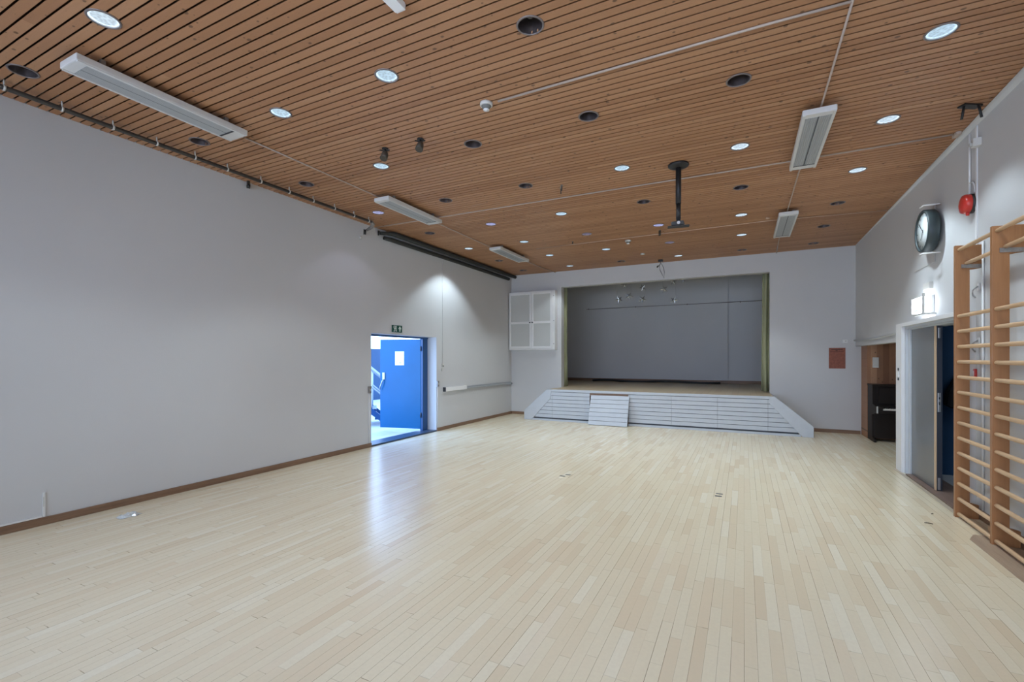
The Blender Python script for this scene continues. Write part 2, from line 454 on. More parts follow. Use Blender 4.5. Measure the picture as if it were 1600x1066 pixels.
# --- right wall with doorway and piano alcove
RD0, RD1 = 6.215, 7.985
AL0, AZ = 8.24, 1.792
wbox('wall_right', [(XR, XR + 0.2, YB, RD0, -0.1, ZC + 0.25), (XR, XR + 0.2, RD0, RD1, 1.99, ZC + 0.25),
                    (XR, XR + 0.2, RD1, AL0, -0.1, ZC + 0.25), (XR, XR + 0.12, AL0, YF, AZ, ZC + 0.25)], M['wall'])
# --- wall behind the camera with three windows
WZ0, WZ1 = 0.9, 3.1
WX = [(-5.2, -3.1), (-2.75, -0.65), (-0.3, 1.8)]
bx = [(XL - 0.1, XR + 0.1, YB - 0.2, YB, -0.1, WZ0), (XL - 0.1, XR + 0.1, YB - 0.2, YB, WZ1, ZC + 0.25)]
edges = [XL - 0.1] + [v for w in WX for v in w] + [XR + 0.1]
for a, b_ in zip(edges[::2], edges[1::2]): bx.append((a, b_, YB - 0.2, YB, WZ0, WZ1))
wbox('wall_back', bx, M['wall'])
for n, (a, b_) in enumerate(WX):
    w = sempty('window_%d' % (n + 1), ((a + b_) / 2, YB - 0.1, WZ0))
    mb = MB(); f = 0.06
    mb.box(a, b_, YB - 0.14, YB - 0.06, WZ0, WZ0 + f); mb.box(a, b_, YB - 0.14, YB - 0.06, WZ1 - f, WZ1)
    for xx in (a, (a + b_) / 2 - f / 2, b_ - f): mb.box(xx, xx + f, YB - 0.14, YB - 0.06, WZ0 + f, WZ1 - f)
    mb.build('window_frame', M['lac'], w)
    mb = MB(); mb.box(a + f, (a + b_) / 2 - f / 2, YB - 0.103, YB - 0.097, WZ0 + f, WZ1 - f); mb.box((a + b_) / 2 + f / 2, b_ - f, YB - 0.103, YB - 0.097, WZ0 + f, WZ1 - f)
    mb.build('window_pane', M['pane'], w)

# --- stage house
SB = 15.6
wbox('wall_stage', [(-6.6, 2.4, SB, SB + 0.15, 0.0, 4.9), (-6.75, -6.6, YF + 0.2, SB + 0.15, 0.0, 4.9), (2.4, 2.55, YF + 0.2, SB + 0.15, 0.0, 4.9), (-6.6, XL - 0.1, YF + 0.05, YF + 0.2, 0.0, 4.9), (XR + 0.12, 2.4, YF + 0.05, YF + 0.2, 0.0, 4.9), (-6.6, 2.4, YF + 0.05, YF + 0.2, ZC + 0.25, 4.9)], M['stagewall'])
wbox('ceiling_stage', [(-6.75, 2.55, YF + 0.05, SB + 0.15, 4.9, 5.0)], M['stagewall'])
structure(MB().box(-6.6, 2.4, YF + 0.19, SB, ZS - 0.05, ZS).build('floor_stage', M['stagefloor']))
mb = MB(); mb.box(-6.6, 2.4, SB - 0.03, SB, ZS, ZS + 0.09); structure(mb.build('baseboard_stage', M['basex']))

# --- skirting
mb = MB(); bh = 0.072
for y0_, y1_ in ((YB, DY0 - 0.004), (DY1 + 0.004, YF)): mb.box(XL, XL + 0.018, y0_, y1_, 0, bh)
structure(mb.build('baseboard_left', M['base'], bevel=0.004))
mb = MB(); mb.box(XL + 0.02, SX0, YF - 0.018, YF, 0, bh); mb.box(1.20, XR + 0.08, YF - 0.018, YF, 0, bh)
structure(mb.build('baseboard_far', M['basex'], bevel=0.004))
mb = MB(); mb.box(XR - 0.018, XR, YB, RD0 - 0.12, 0, bh + 0.02)
structure(mb.build('baseboard_right', M['base'], bevel=0.004))
# --- narrow white cornice, widening towards the camera
mb = MB()
mb.prism([(XR - 0.008, YF, ZC - 0.004), (XR, YF, ZC - 0.004), (XR, 5.0, ZC - 0.03), (XR, YB, ZC - 0.03), (XR - 0.07, YB, ZC - 0.012), (XR - 0.07, 5.0, ZC - 0.012)], (0, 0, 0.0038))
structure(mb.build('trim_1', M['wall']))
# --- thin brown strip on the floor along the right wall, corner cut at the far end
mb = MB(); mb.prism([(1.725, YB, 0.0), (1.725, 5.30, 0.0), (1.80, 5.46, 0.0), (XR - 0.02, 5.46, 0.0), (XR - 0.02, YB, 0.0)], (0, 0, 0.002))
structure(mb.build('trim_2', M['brownstrip']))

# --- doorway surround on the right wall
mb = MB(); XC = 1.905
mb.box(XC, XR + 0.02, RD1, AL0 - 0.002, 0, 2.02)                     # post with the switch
mb.box(XC, XR + 0.02, RD0 - 0.085, RD1, 1.972, 2.02)
mb.box(XC, XR + 0.02, RD0 - 0.085, RD0, 0, 1.972)
structure(mb.build('trim_3', M['wallw'], bevel=0.003))
mb = MB()
mb.box(1.940, XR + 0.10, 7.935, RD1, 0.0, 1.972); mb.box(1.965, XR + 0.10, 7.86, 7.935, 0.0, 1.972)
mb.box(1.940, XR + 0.10, RD0, 7.935, 1.94, 1.972); mb.box(1.965, XR + 0.10, RD0, 7.86, 1.925, 1.945)
mb.box(1.940, XR + 0.10, RD0, RD0 + 0.05, 0.0, 1.94)
structure(mb.build('trim_4', M['whitepaint'], bevel=0.003))
mb = MB(); mb.box(1.918, XR + 0.2, RD0 + 0.05, 7.86, 0.0, 0.018); structure(mb.build('trim_5', M['threshold'], bevel=0.004))
mb = MB(); mb.box(1.868, 1.912, RD0 - 0.6, 8.20, 0.0, 0.004); structure(mb.build('trim_6', M['tanstrip']))

# --- right door: closed leaf, its free edge with lock plates facing the camera side
d2 = sempty('door_2', (2.0, 7.4, 0.018))
MB().box(1.988, 2.040, 6.99, 7.855, 0.022, 1.925).build('door_leaf', M['navydoor'], d2)
MB().box(1.982, 1.989, 7.03, 7.855, 0.022, 1.925).build('door_panel', M['frost'], d2)
MB().box(1.978, 1.9885, 6.985, 7.03, 0.022, 1.925).build('door_edge_strip', M['woodedge'], d2)
mb = MB(); mb.box(1.998, 2.026, 6.984, 6.991, 0.93, 1.15); lp = mb.build('lock_plate', M['steel'], d2, bevel=0.003)
mb = MB(); mb.box(2.006, 2.018, 6.982, 6.985, 1.075, 1.10); mb.box(2.006, 2.018, 6.982, 6.985, 1.01, 1.045); mb.build('bolt_hole', M['slot'], lp)
MB().box(2.000, 2.022, 6.984, 6.991, 0.03, 0.17).build('flush_bolt', M['steel'], d2, bevel=0.002)
MB().box(2.002, 2.020, 6.984, 6.991, 1.78, 1.90).build('flush_bolt', M['steel'], d2, bevel=0.002)

# --- dark blue room behind that door
wbox('wall_side_room', [(XR + 0.2, 4.6, 8.10, 8.20, 0.0, 2.6), (4.5, 4.6, 5.2, 8.10, 0.0, 2.6), (XR + 0.2, 4.6, 5.1, 5.2, 0.0, 2.6)], M['navy'])
wbox('ceiling_side_room', [(XR + 0.2, 4.6, 5.1, 8.2, 2.6, 2.7)], M['navy'])
wbox('floor_side_room', [(XR + 0.1, 4.6, 5.1, 8.2, -0.1, 0.0)], M['lino'])
mb = MB()
prof = [(2.36, 0.93), (2.44, 0.89), (2.62, 0.90), (2.68, 1.0), (2.66, 1.2), (2.56, 1.36), (2.50, 1.37), (2.44, 1.25), (2.385, 1.12)]
mb.prism([(x, 8.095, z) for x, z in prof], (0, -0.16, 0))
tag(mb.build('hanging_bag', M['bag'], origin=(2.5, 8.09, 0.9), bevel=0.03), 'black cloth bag hanging on the dark blue wall beyond the right doorway', 'bag')

# --- piano alcove
wbox('wall_alcove', [(3.6, 3.7, AL0 - 0.1, YF + 0.2, -0.1, 2.6), (XR + 0.2, 3.7, AL0 - 0.05, AL0, -0.1, 2.6), (XR + 0.12, 3.6, YF, YF + 0.2, -0.1, 2.6)], M['wall'])
wbox('ceiling_alcove', [(XR + 0.12, 3.7, AL0 - 0.1, YF + 0.2, 2.3, 2.4)], M['wall'])
pan = structure(MB().box(2.135, 3.60, 11.13, YF, 0.0, 2.3).build('wall_panelling', M['panelling']))

# ================================================================== EXIT DOOR AND OUTSIDE
d1 = sempty('door_1', (-6.06, 7.90, 0.0))
mb = MB()
mb.box(-6.11, -6.04, 6.17, 8.085, 1.955, 1.985); mb.box(-6.11, -6.04, 7.90, 8.06, 0.03, 1.955); mb.box(-6.11, -6.04, 6.17, 6.25, 0.03, 1.955)
mb.build('door_frame', M['bluedark'], d1, bevel=0.003)
MB().box(-6.13, XL + 0.012, 6.17, 8.085, 0.0, 0.03).build('door_sill', M['sill'], d1, bevel=0.004)
h0 = Vector((-6.085, 7.895, 0)); h1 = Vector((-7.02, 7.69, 0)); dr = (h1 - h0).normalized(); dn = Vector((-dr.y, dr.x, 0))
if dn.y > 0: dn = -dn                                              # face towards the hall
mb = MB(); cc = (h0 + h1) / 2 + Vector((0, 0, 1.005)); hl = (h1 - h0).length / 2
mb.obox(cc - dn * 0.025, dr * (hl - 0.004), dn * 0.025, (0, 0, 0.945)); leaf = mb.build('door_leaf', M['bluedoor'], d1, bevel=0.004)
def onleaf(s, z, out=0.0): return h0 + dr * (s * 2 * hl) + Vector((0, 0, z)) + dn * out
# lever handle and lock case near the free edge
mb = MB(); mb.obox(onleaf(0.90, 1.165, 0.012), dr * 0.026, dn * 0.012, (0, 0, 0.075)); lk = mb.build('lock_case', M['lac'], d1, bevel=0.004)
mb = MB(); mb.tube([onleaf(0.905, 1.09, 0.02), onleaf(0.915, 1.05, 0.06), onleaf(0.955, 0.93, 0.07), onleaf(0.975, 0.87, 0.05)], 0.013, 8); mb.build('lever', M['steel'], lk)
for z in (0.35, 1.75):
    mb = MB(); mb.tube([onleaf(0.0, z - 0.05, 0.012), onleaf(0.0, z + 0.05, 0.012)], 0.012, 8); mb.build('hinge', M['slot'], d1)
# notice sheet
mb = MB(); mb.obox(onleaf(0.515, 1.545, 0.002), dr * 0.105, dn * 0.0012, (0, 0, 0.147))
nb = mb.build('paper_notice', M['paper'], origin=tuple(onleaf(0.515, 1.545)))
tag(nb, 'white paper notice taped on the open blue door', 'notice')
mb = MB(); mb.obox(onleaf(0.50, 1.450, 0.0045), dr * 0.024, dn * 0.0008, (0, 0, 0.012)); mb.build('emblem', M['greyp'], nb)

# outside ground, stair, facade
structure(MB().box(-16, XL - TL - 0.002, 2.0, 16, -0.14, -0.02).build('ground_outside', M['concrete']))
fac = structure(MB().box(-12.6, -12.4, 5.0, 15.5, -0.02, 1.9).build('wall_outside', M['facade']))
st = thing('outdoor_staircase', 'steel outdoor staircase with railings glimpsed left of the open blue door', 'staircase', (-8.4, 8.1, -0.02))
s0 = Vector((-9.2, 7.4, 1.67)); s1 = Vector((-7.75, 8.71, 0.0)); run = s1 - s0
side = Vector((run.y, -run.x, 0)).normalized()
for q in (-0.45, 0.45):
    mb = MB(); a = s0 + side * q; b_ = s1 + side * q
    mb.prism([a + Vector((0, 0, 0.12)), b_ + Vector((0, 0, 0.12)), b_ + Vector((0, 0, -0.02)), a + Vector((0, 0, -0.14))], side * 0.04)
    mb.build('stringer', M['bluedark'], st)
    mb = MB(); mb.tube([a + Vector((0, 0, 1.0)), b_ + Vector((0, 0, 1.0))], 0.03, 8); mb.tube([a + Vector((0, 0, 0.60)), b_ + Vector((0, 0, 0.60))], 0.018, 8)
    for k in range(7):
        p = a + (b_ - a) * (k / 6); mb.tube([p, p + Vector((0, 0, 1.0))], 0.015, 6)
    mb.build('railing', M['stairsteel'], st)
for k in range(8):
    p = s0 + run * ((k + 0.5) / 8)
    mb = MB(); mb.obox(p + Vector((0, 0, 0.04)), side * 0.44, Vector((run.x, run.y, 0)).normalized() * 0.14, (0, 0, 0.02)); mb.build('tread', M['bluedark'], st)

# ================================================================== STAGE FRONT
YS = 10.72
ap = thing('stage_apron', 'white slatted stage front with sloping ends along the far wall', 'stage', (-1.9, YS, 0))
# deck in front of the wall line
MB().box(SX0 - 0.02, SX1 + 0.02, YS + 0.02, YF + 0.19, ZS - 0.05, ZS).build('deck', M['stagefloor'], ap)
mb = MB(); mb.box(-4.36, 0.53, YS - 0.008, YS + 0.028, ZS - 0.055, ZS + 0.003); mb.build('front_lip', M['whitepaint'], ap, bevel=0.004)
# slatted front: horizontal boards with gaps, cut round the hatch, sloping ends
HX0, HX1, HZ1 = -3.285, -2.375, 0.712
zb0, zb1 = 0.075, ZS - 0.06
nb_ = 7; ph = (zb1 - zb0) / nb_
def xl_at(z): return -4.79 + (min(z, 0.56) - 0.03) * (0.50 / 0.53)
def xr_at(z): return 1.02 - (min(z, 0.64) - 0.02) * (0.56 / 0.62)
cuts = [-4.24, HX0, HX1, -1.432, -0.503, 0.433]
for half in ((0, 1), (3, 4, 5, 6)):
  mb = MB()
  for k in range(nb_):
    za = zb0 + k * ph + 0.0045; zb = zb0 + (k + 1) * ph - 0.0045
    segs = [(-9, -4.24), (-4.24, HX0), (HX0, HX1), (HX1, -1.432), (-1.432, -0.503), (-0.503, 0.433), (0.433, 9)]
    for n in half:
        a, b_ = segs[n]
        a0 = max(a, xl_at(za)) + 0.002; a1 = max(a, xl_at(zb)) + 0.002
        b0 = min(b_, xr_at(za)) - 0.002; b1 = min(b_, xr_at(zb)) - 0.002
        if b1 - a1 < 0.01: continue
        mb.prism([(a0, YS, za), (b0, YS, za), (b1, YS, zb), (a1, YS, zb)], (0, 0.018, 0))
  mb.build('slat_panel', M['whitepaint'], ap)
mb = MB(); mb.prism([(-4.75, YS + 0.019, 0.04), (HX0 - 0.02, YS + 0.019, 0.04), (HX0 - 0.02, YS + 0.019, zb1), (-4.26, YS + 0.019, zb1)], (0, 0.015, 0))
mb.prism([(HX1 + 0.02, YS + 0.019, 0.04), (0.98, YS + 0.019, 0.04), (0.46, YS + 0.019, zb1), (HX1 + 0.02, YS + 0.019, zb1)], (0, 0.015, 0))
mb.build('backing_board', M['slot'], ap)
mb = MB(); mb.box(-4.78, HX0, YS - 0.01, YS + 0.01, 0.0, 0.045); mb.box(HX1, 1.0, YS - 0.01, YS + 0.01, 0.0, 0.045); mb.build('plinth', M['whitepaint'], ap)
# hatch frame, dark inside
mb = MB(); mb.box(HX0 - 0.022, HX0, YS + 0.001, YS + 0.30, 0.0, HZ1); mb.box(HX1, HX1 + 0.022, YS + 0.02, YS + 0.30, 0.0, HZ1)
mb.box(HX0, HX1, YS + 0.02, YS + 0.3, HZ1, HZ1 + 0.02); mb.box(HX0, HX1, YS + 0.001, YS + 0.02, HZ1 - 0.055, HZ1 + 0.005); mb.build('hatch_frame', M['base'], ap)
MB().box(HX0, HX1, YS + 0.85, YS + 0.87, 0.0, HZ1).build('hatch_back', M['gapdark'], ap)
# sloping end boards
mb = MB(); mb.prism([(-5.0, YS - 0.015, 0.0), (-4.80, YS - 0.015, 0.0), (-4.28, YS - 0.015, 0.565), (-4.265, YS - 0.015, ZS + 0.003), (-4.375, YS - 0.015, ZS + 0.003), (-5.0, YS - 0.015, 0.235)], (0, 0.045, 0)); mb.build('end_board', M['whitepaint'], ap, bevel=0.004)
mb = MB(); mb.prism([(1.213, YS - 0.015, 0.0), (1.03, YS - 0.015, 0.0), (0.455, YS - 0.015, 0.64), (0.45, YS - 0.015, ZS + 0.003), (0.55, YS - 0.015, ZS + 0.003), (1.213, YS - 0.015, 0.21)], (0, 0.045, 0)); mb.build('end_board', M['whitepaint'], ap, bevel=0.004)
# steps behind each end board
for sgn, x0, x1 in ((-1, -4.98, SX0 - 0.025), (1, 1.19, SX1 + 0.025)):
    mb = MB(); n = 3
    for k in range(n):
        xa = x0 + (x1 - x0) * k / n; xb = x1
        mb.box(xa + (0.002 if k else 0) * -sgn, xb, YS + 0.035, YF - 0.004, 0.0 if k == 0 else 0.17 * k, 0.17 * (k + 1))
    mb.build('steps', M['stagefloor'], ap)
# loose hatch panel leaning on the stage front
L0 = Vector((0, 10.46, 0.004)); L1 = Vector((0, 10.692, 0.675)); up = (L1 - L0).normalized(); nn = Vector((0, -up.z, up.y)); Lh = (L1 - L0).length
hp = thing('hatch_panel', 'loose white slatted panel leaning against the open hatch of the stage', 'panel', (-2.79, 10.46, 0))
mb = MB(); nsl = 7; tilt = -0.012
for k in range(nsl):
    a = Lh * k / nsl + 0.004; b_ = Lh * (k + 1) / nsl - 0.004
    c = L0 + up * ((a + b_) / 2) + Vector((-2.795 + 0.0 * k, 0, 0)) - nn * 0.0
    mb.obox(c, (0.45, 0, 0), up * ((b_ - a) / 2), nn * 0.009)
mb.build('slats', M['whitepaint'], hp)
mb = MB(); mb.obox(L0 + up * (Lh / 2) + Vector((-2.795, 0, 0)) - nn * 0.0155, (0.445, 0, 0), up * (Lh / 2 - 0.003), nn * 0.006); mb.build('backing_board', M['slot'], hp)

# stage curtains: pleated bands just behind the opening
def curtain(x0, x1, label, flare):
    n = 40; zt_, zb_ = 3.62, ZS + 0.02
    mb = MB(); rows = 9; grid = []
    for r in range(rows):
        f = r / (rows - 1); z = zt_ + (zb_ - zt_) * f; row = []
        for k in range(n + 1):
            u = k / n; x = x0 + (x1 - x0) * u + flare * f * (u - 0.5)
            y = 11.98 + 0.045 * math.sin(u * PI * 9 + 0.6 * math.sin(3 * f)) * (0.7 + 0.5 * f) + 0.01 * math.sin(7 * f + u * 20)
            row.append(mb.bm.verts.new((x, y, z)))
        grid.append(row)
    for r in range(rows - 1):
        for k in range(n):
            fc = mb.bm.faces.new((grid[r][k], grid[r][k + 1], grid[r + 1][k + 1], grid[r + 1][k])); fc.smooth = True
    o = mb.build('stage_curtain', M['curtain'], origin=((x0 + x1) / 2, 11.98, ZS))
    md = o.modifiers.new('thick', 'SOLIDIFY'); md.thickness = 0.006
    tag(o, label, 'curtain', 'stage curtains')
curtain(-4.74, -4.30, 'olive green curtain gathered at the left side of the stage opening', 0.02)
curtain(0.375, 0.85, 'olive green curtain gathered at the right side of the stage opening', 0.06)

# hanging stars
def star(x, y, z, rot, tiltz, label, R=0.112):
    mb = MB()
    c = Vector((x, y, z)); ca, sa = math.cos(tiltz), math.sin(tiltz)
    def P(a, r, d): 
        lx = r * math.cos(a); lz = r * math.sin(a)
        return c + Vector((lx * ca - d * sa, lx * sa + d * ca, lz))
    pts = [P(rot + PI / 2 + k * PI / 5, R if k % 2 == 0 else R * 0.40, 0) for k in range(10)]
    f1 = mb.bm.verts.new(P(0, 0, -0.016)); f2 = mb.bm.verts.new(P(0, 0, 0.016)); vs = [mb.bm.verts.new(p) for p in pts]
    for k in range(10):
        mb.bm.faces.new((f1, vs[k], vs[(k + 1) % 10])); mb.bm.faces.new((f2, vs[(k + 1) % 10], vs[k]))
    t = thing('star_ornament', label, 'ornament', (x, y, z), 'silver stars hung above the stage')
    mb.build('star', M['star'], t)
    mb = MB(); top = max(pts, key=lambda p: p.z); mb.tube([top - Vector((0, 0, 0.01)), Vector((top.x, top.y, 4.9))], 0.0025, 5); mb.build('thread', M['thread'], t)
SW = 'silver foil star hanging above the stage, '
for (x, z, r, tz, l) in ((-2.897, 3.53, 0.15, 0.5, 'leftmost star of the upper row'), (-3.039, 3.147, 0.5, 0.9, 'lower row star farthest left'),
        (-2.768, 3.217, 0.8, 0.5, 'lower row, second star from the left'), (-2.418, 3.425, 0.35, -0.5, 'second star of the upper row'),
        (-2.418, 3.112, 0.7, 0.4, 'lower row, third star from the left'), (-1.868, 3.347, 0.3, 0.5, 'third star of the upper row'),
        (-1.636, 3.53, 0.0, 0.3, 'upper row, partly behind the lintel, second from right'), (-1.62, 3.05, 0.9, -0.6, 'lower row star farthest right'),
        (-1.391, 3.60, 0.6, 0.7, 'rightmost, mostly hidden behind the lintel')):
    star(x, 12.6, z, r, tz * 0.55, SW + l)
# rail along stage back wall and strips on the stage floor
mb = MB(); mb.tube([(-4.88, SB - 0.06, 3.235), (0.9, SB - 0.06, 3.25)], 0.008, 8)
rl = mb.build('picture_rail', M['ring'], origin=(-2.0, SB - 0.06, 3.24)); tag(rl, 'thin dark rail running along the back wall of the stage', 'rail')
for x in (-4.8, -3.2, -1.6, -0.1, 0.7): MB().box(x - 0.012, x + 0.012, SB - 0.075, SB, 3.22, 3.26).build('bracket', M['ring'], rl)
MB().box(-6.4, -0.44, SB - 0.115, SB - 0.085, 0.90, 4.85).build('wall_screen', M['stagewall'])
sc_ = bpy.data.objects['wall_screen']; sc_['kind'] = 'structure'; sc_.location.y += 0.06
mb = MB()
pts = [(-4.55 + 0.28 * k, SB - 0.42 + 0.05 * math.sin(k * 1.3), ZS + 0.035 + 0.018 * math.sin(k * 0.9)) for k in range(15)]
mb.tube(pts, 0.035, 8)
tag(mb.build('curtain_pole', M['black'], origin=(-2.5, SB - 0.42, ZS)), 'long dark rolled cloth lying along the back of the stage floor', 'roll')

# ================================================================== CABINET, POSTER, SMALL THINGS ON FAR WALL
cb = thing('wall_cabinet', 'white wall cabinet with four grey panes beside the stage opening', 'cabinet', (-5.13, YF, 1.77))
CX0, CX1, CZ0, CZ1, CY = -5.812, -4.455, 1.77, 3.352, 11.44
mb = MB(); mb.box(CX0, CX1, CY + 0.022, YF - 0.002, CZ0, CZ1); mb.build('carcass', M['lac'], cb, bevel=0.003)
mid = -5.128; fr_ = 0.055; zm = 2.51
for n, (a, b_) in enumerate(((CX0 + 0.012, mid - 0.003), (mid + 0.003, CX1 - 0.075))):
    mb = MB(); zt_ = CZ1 - 0.03; zb_ = CZ0 + 0.045
    mb.box(a, a + fr_, CY, CY + 0.02, zb_, zt_); mb.box(b_ - fr_, b_, CY, CY + 0.02, zb_, zt_)
    for z0_, z1_ in ((zb_, zb_ + fr_), (zm - 0.03, zm + 0.03), (zt_ - fr_, zt_)): mb.box(a + fr_, b_ - fr_, CY, CY + 0.02, z0_, z1_)
    dr_ = mb.build('door', M['lac'], cb, bevel=0.003)
    for z0_, z1_ in ((zb_ + fr_, zm - 0.03), (zm + 0.03, zt_ - fr_)): MB().box(a + fr_, b_ - fr_, CY + 0.012, CY + 0.018, z0_, z1_).build('pane', M['cabglass'], dr_)
    kx = mid - 0.035 if n == 0 else mid + 0.035
    MB().lathe([(0.012, 0), (0.012, 0.02), (0.02, 0.025), (0.02, 0.035), (0.0, 0.037)], (kx, CY, zm), (0, -1, 0), 12).build('knob', M['slot'], dr_)
mb = MB(); mb.box(CX1 - 0.07, CX1, CY + 0.002, CY + 0.021, CZ0 + 0.01, CZ1 - 0.01); sp = mb.build('side_frame', M['lac'], cb, bevel=0.003)
for z in (1.93, 2.54, 3.2): MB().lathe([(0.0, 0.0), (0.010, 0.0), (0.010, 0.006), (0.0, 0.007)], (CX1 - 0.03, CY + 0.002, z), (0, -1, 0), 10).build('screw', M['slot'], sp)

po = MB().box(1.583, 1.869, YF - 0.006, YF - 0.001, 1.335, 1.765).build('poster', M['poster'], origin=(1.73, YF, 1.55))
tag(po, 'rust orange poster with dark heading lines on the far wall', 'poster')
mb = MB(); mb.box(1.628, 1.82, YF - 0.0075, YF - 0.006, 1.722, 1.734); mb.box(1.61, 1.84, YF - 0.0075, YF - 0.006, 1.682, 1.688); mb.box(1.70, 1.735, YF - 0.0075, YF - 0.006, 1.70, 1.716); mb.build('heading', plain('poster_ink', (0.06, 0.02, 0.015), 0.6), po)
mb = MB(); mb.box(1.815, 1.90, YF - 0.03, YF - 0.001, 1.865, 1.93); th = mb.build('thermostat_switch', M['lac'], origin=(1.86, YF, 1.9), bevel=0.006)
tag(th, 'small white thermostat box above the orange poster', 'thermostat')
mb = MB(); mb.box(1.855, 1.885, YF - 0.033, YF - 0.03, 1.885, 1.915); mb.build('dial', M['greyp'], th)
# thermostat on pine panelling
mb = MB(); mb.box(2.215, 2.31, 11.095, 11.13, 1.365, 1.565); tb = mb.build('meter_box', M['detector'], origin=(2.26, 11.13, 1.47), bevel=0.006)
tag(tb, 'small pale meter box on the pine panelling above the piano', 'box')
MB().box(2.222, 2.303, 11.09, 11.096, 1.372, 1.385).build('bottom_edge', M['white'], tb)

# sagging rod above alcove
mb = MB()
mb.tube([(2.012, 11.60, 1.912), (2.012, 10.8, 1.886), (2.012, 10.17, 1.880), (2.012, 9.54, 1.893), (2.012, 8.86, 1.909), (2.012, 8.30, 1.925)], 0.014, 8)
tag(mb.build('sagging_rod_mount', M['greyp'], origin=(2.02, 10, 1.9)), 'grey rod bowed along the wall above the piano alcove', 'rod')

# piano
pn = thing('upright_piano', 'dark brown upright piano in the alcove against pine panelling', 'piano', (2.85, 10.8, 0))
PX0, PX1 = 2.14, 3.52
mb = MB(); mb.box(PX0 + 0.03, PX1 - 0.03, 10.76, 11.12, 0.06, 1.03); mb.build('case', M['piano'], pn, bevel=0.006)
mb = MB(); mb.box(PX0 - 0.01, PX1 + 0.01, 10.70, 11.125, 1.03, 1.06); mb.build('lid', M['piano'], pn, bevel=0.006)
for a in (PX0, PX1 - 0.035):
    mb = MB(); mb.prism([(a, 11.12, 0.0), (a, 10.62, 0.0), (a, 10.62, 0.05), (a, 10.78, 0.09), (a, 10.78, 0.50), (a, 10.49, 0.56), (a, 10.48, 0.67), (a, 10.74, 0.70), (a, 10.74, 1.03), (a, 11.12, 1.03)], (0.035, 0, 0)); mb.build('side_cheek', M['piano'], pn)
mb = MB(); mb.box(PX0 + 0.037, PX1 - 0.037, 10.50, 10.757, 0.55, 0.60); mb.build('key_bed', M['piano'], pn, bevel=0.004)
for a in (PX0 + 0.037, PX1 - 0.105): MB().box(a, a + 0.068, 10.50, 10.69, 0.602, 0.67).build('key_block', M['piano'], pn, bevel=0.004)
nk = 52; kw = (PX1 - PX0 - 0.22) / nk
mb = MB()
for k in range(nk): mb.box(PX0 + 0.11 + k * kw + 0.0006, PX0 + 0.11 + (k + 1) * kw - 0.0006, 10.51, 10.66, 0.604, 0.632)
mb.build('white_keys', M['keys'], pn)
mb = MB()
for k in range(nk - 1):
    if k % 7 in (0, 2, 3, 5, 6): mb.box(PX0 + 0.11 + (k + 1) * kw - 0.005, PX0 + 0.11 + (k + 1) * kw + 0.005, 10.565, 10.66, 0.633, 0.642)
mb.build('black_keys', M['black'], pn)
mb = MB(); mb.box(PX0 + 0.04, PX1 - 0.04, 10.665, 10.745, 0.604, 0.685); mb.build('fallboard', M['piano'], pn, bevel=0.004)
mb = MB(); mb.obox((2.83, 10.735, 0.86), (0.60, 0, 0), (0, 0.008, 0.14), (0, 0.012, 0)); mb.build('music_desk', M['piano'], pn)
mb = MB(); mb.box(PX0 + 0.005, PX0 + 0.028, 10.472, 10.480, 0.55, 0.675); mb.build('cheek_highlight', M['greyp'], pn)  # pale plate standing in for the highlight on the left key block
for a in (2.70, 2.80, 2.90): MB().box(a, a + 0.03, 10.66, 10.75, 0.05, 0.065).build('pedal', M['aged'], pn)

# ================================================================== WALL BARS
wb = thing('wall_bars', 'wooden gymnastics wall bars with round rungs standing by the right wall', 'wall bars', (1.95, 5.24, 0))
posts = [5.99, 5.235, 4.48]; XF0 = 1.842; XBk = XR - 0.001; PT = 0.036
for n, y in enumerate(posts):
    mb = MB(); ya = y; 
    prof = [(XF0, 0.0), (XBk - 0.024, 0.0), (XBk - 0.024, 0.135), (XF0 + 0.108, 0.150), (XF0 + 0.108, 2.405), (XBk, 2.418), (XBk, 2.640), (XF0, 2.647)]
    mb.prism([(x, ya, z) for x, z in prof], (0, PT, 0)); p = mb.build('post', M['bars'], wb, bevel=0.0025)
    mb = MB(); mb.obox(((XF0 + 0.045 + XBk) / 2, ya - 0.004, 2.438), ((XBk - XF0 - 0.045) / 2, 0, -0.004), (0, 0.003, 0), (0, 0, 0.018))
    mb.tube([(XF0 + 0.062, ya - 0.007, 2.44), (XF0 + 0.062, ya - 0.013, 2.44)], 0.010, 8); mb.tube([(XBk - 0.03, ya - 0.007, 2.436), (XBk - 0.03, ya - 0.013, 2.436)], 0.010, 8)
    mb.build('steel_bracket', M['aged'], p)
rz = [0.034 + 0.1479 * k for k in range(14)]
for n in range(2):
    y1_ = posts[n] - 0.0005; y0_ = posts[n + 1] + PT + 0.0005
    for x, z in [(1.870, z) for z in rz] + [(1.875, 2.604), (1.925, 2.468)]:
        mb = MB(); seg = 12; r = 0.0175
        pts = [(x, y0_ + (y1_ - y0_) * u, z) for u in (0, 0.01, 0.5, 0.99, 1.0)]
        mb.tube(pts, [r * 0.86, r, r * 1.04, r, r * 0.86], seg); mb.build('rung', M['rung'], wb)
mb = MB(); mb.box(1.95, 1.99, 5.30, 5.62, 0.012, 0.055); mb.build('foot_batten', M['rung'], wb)

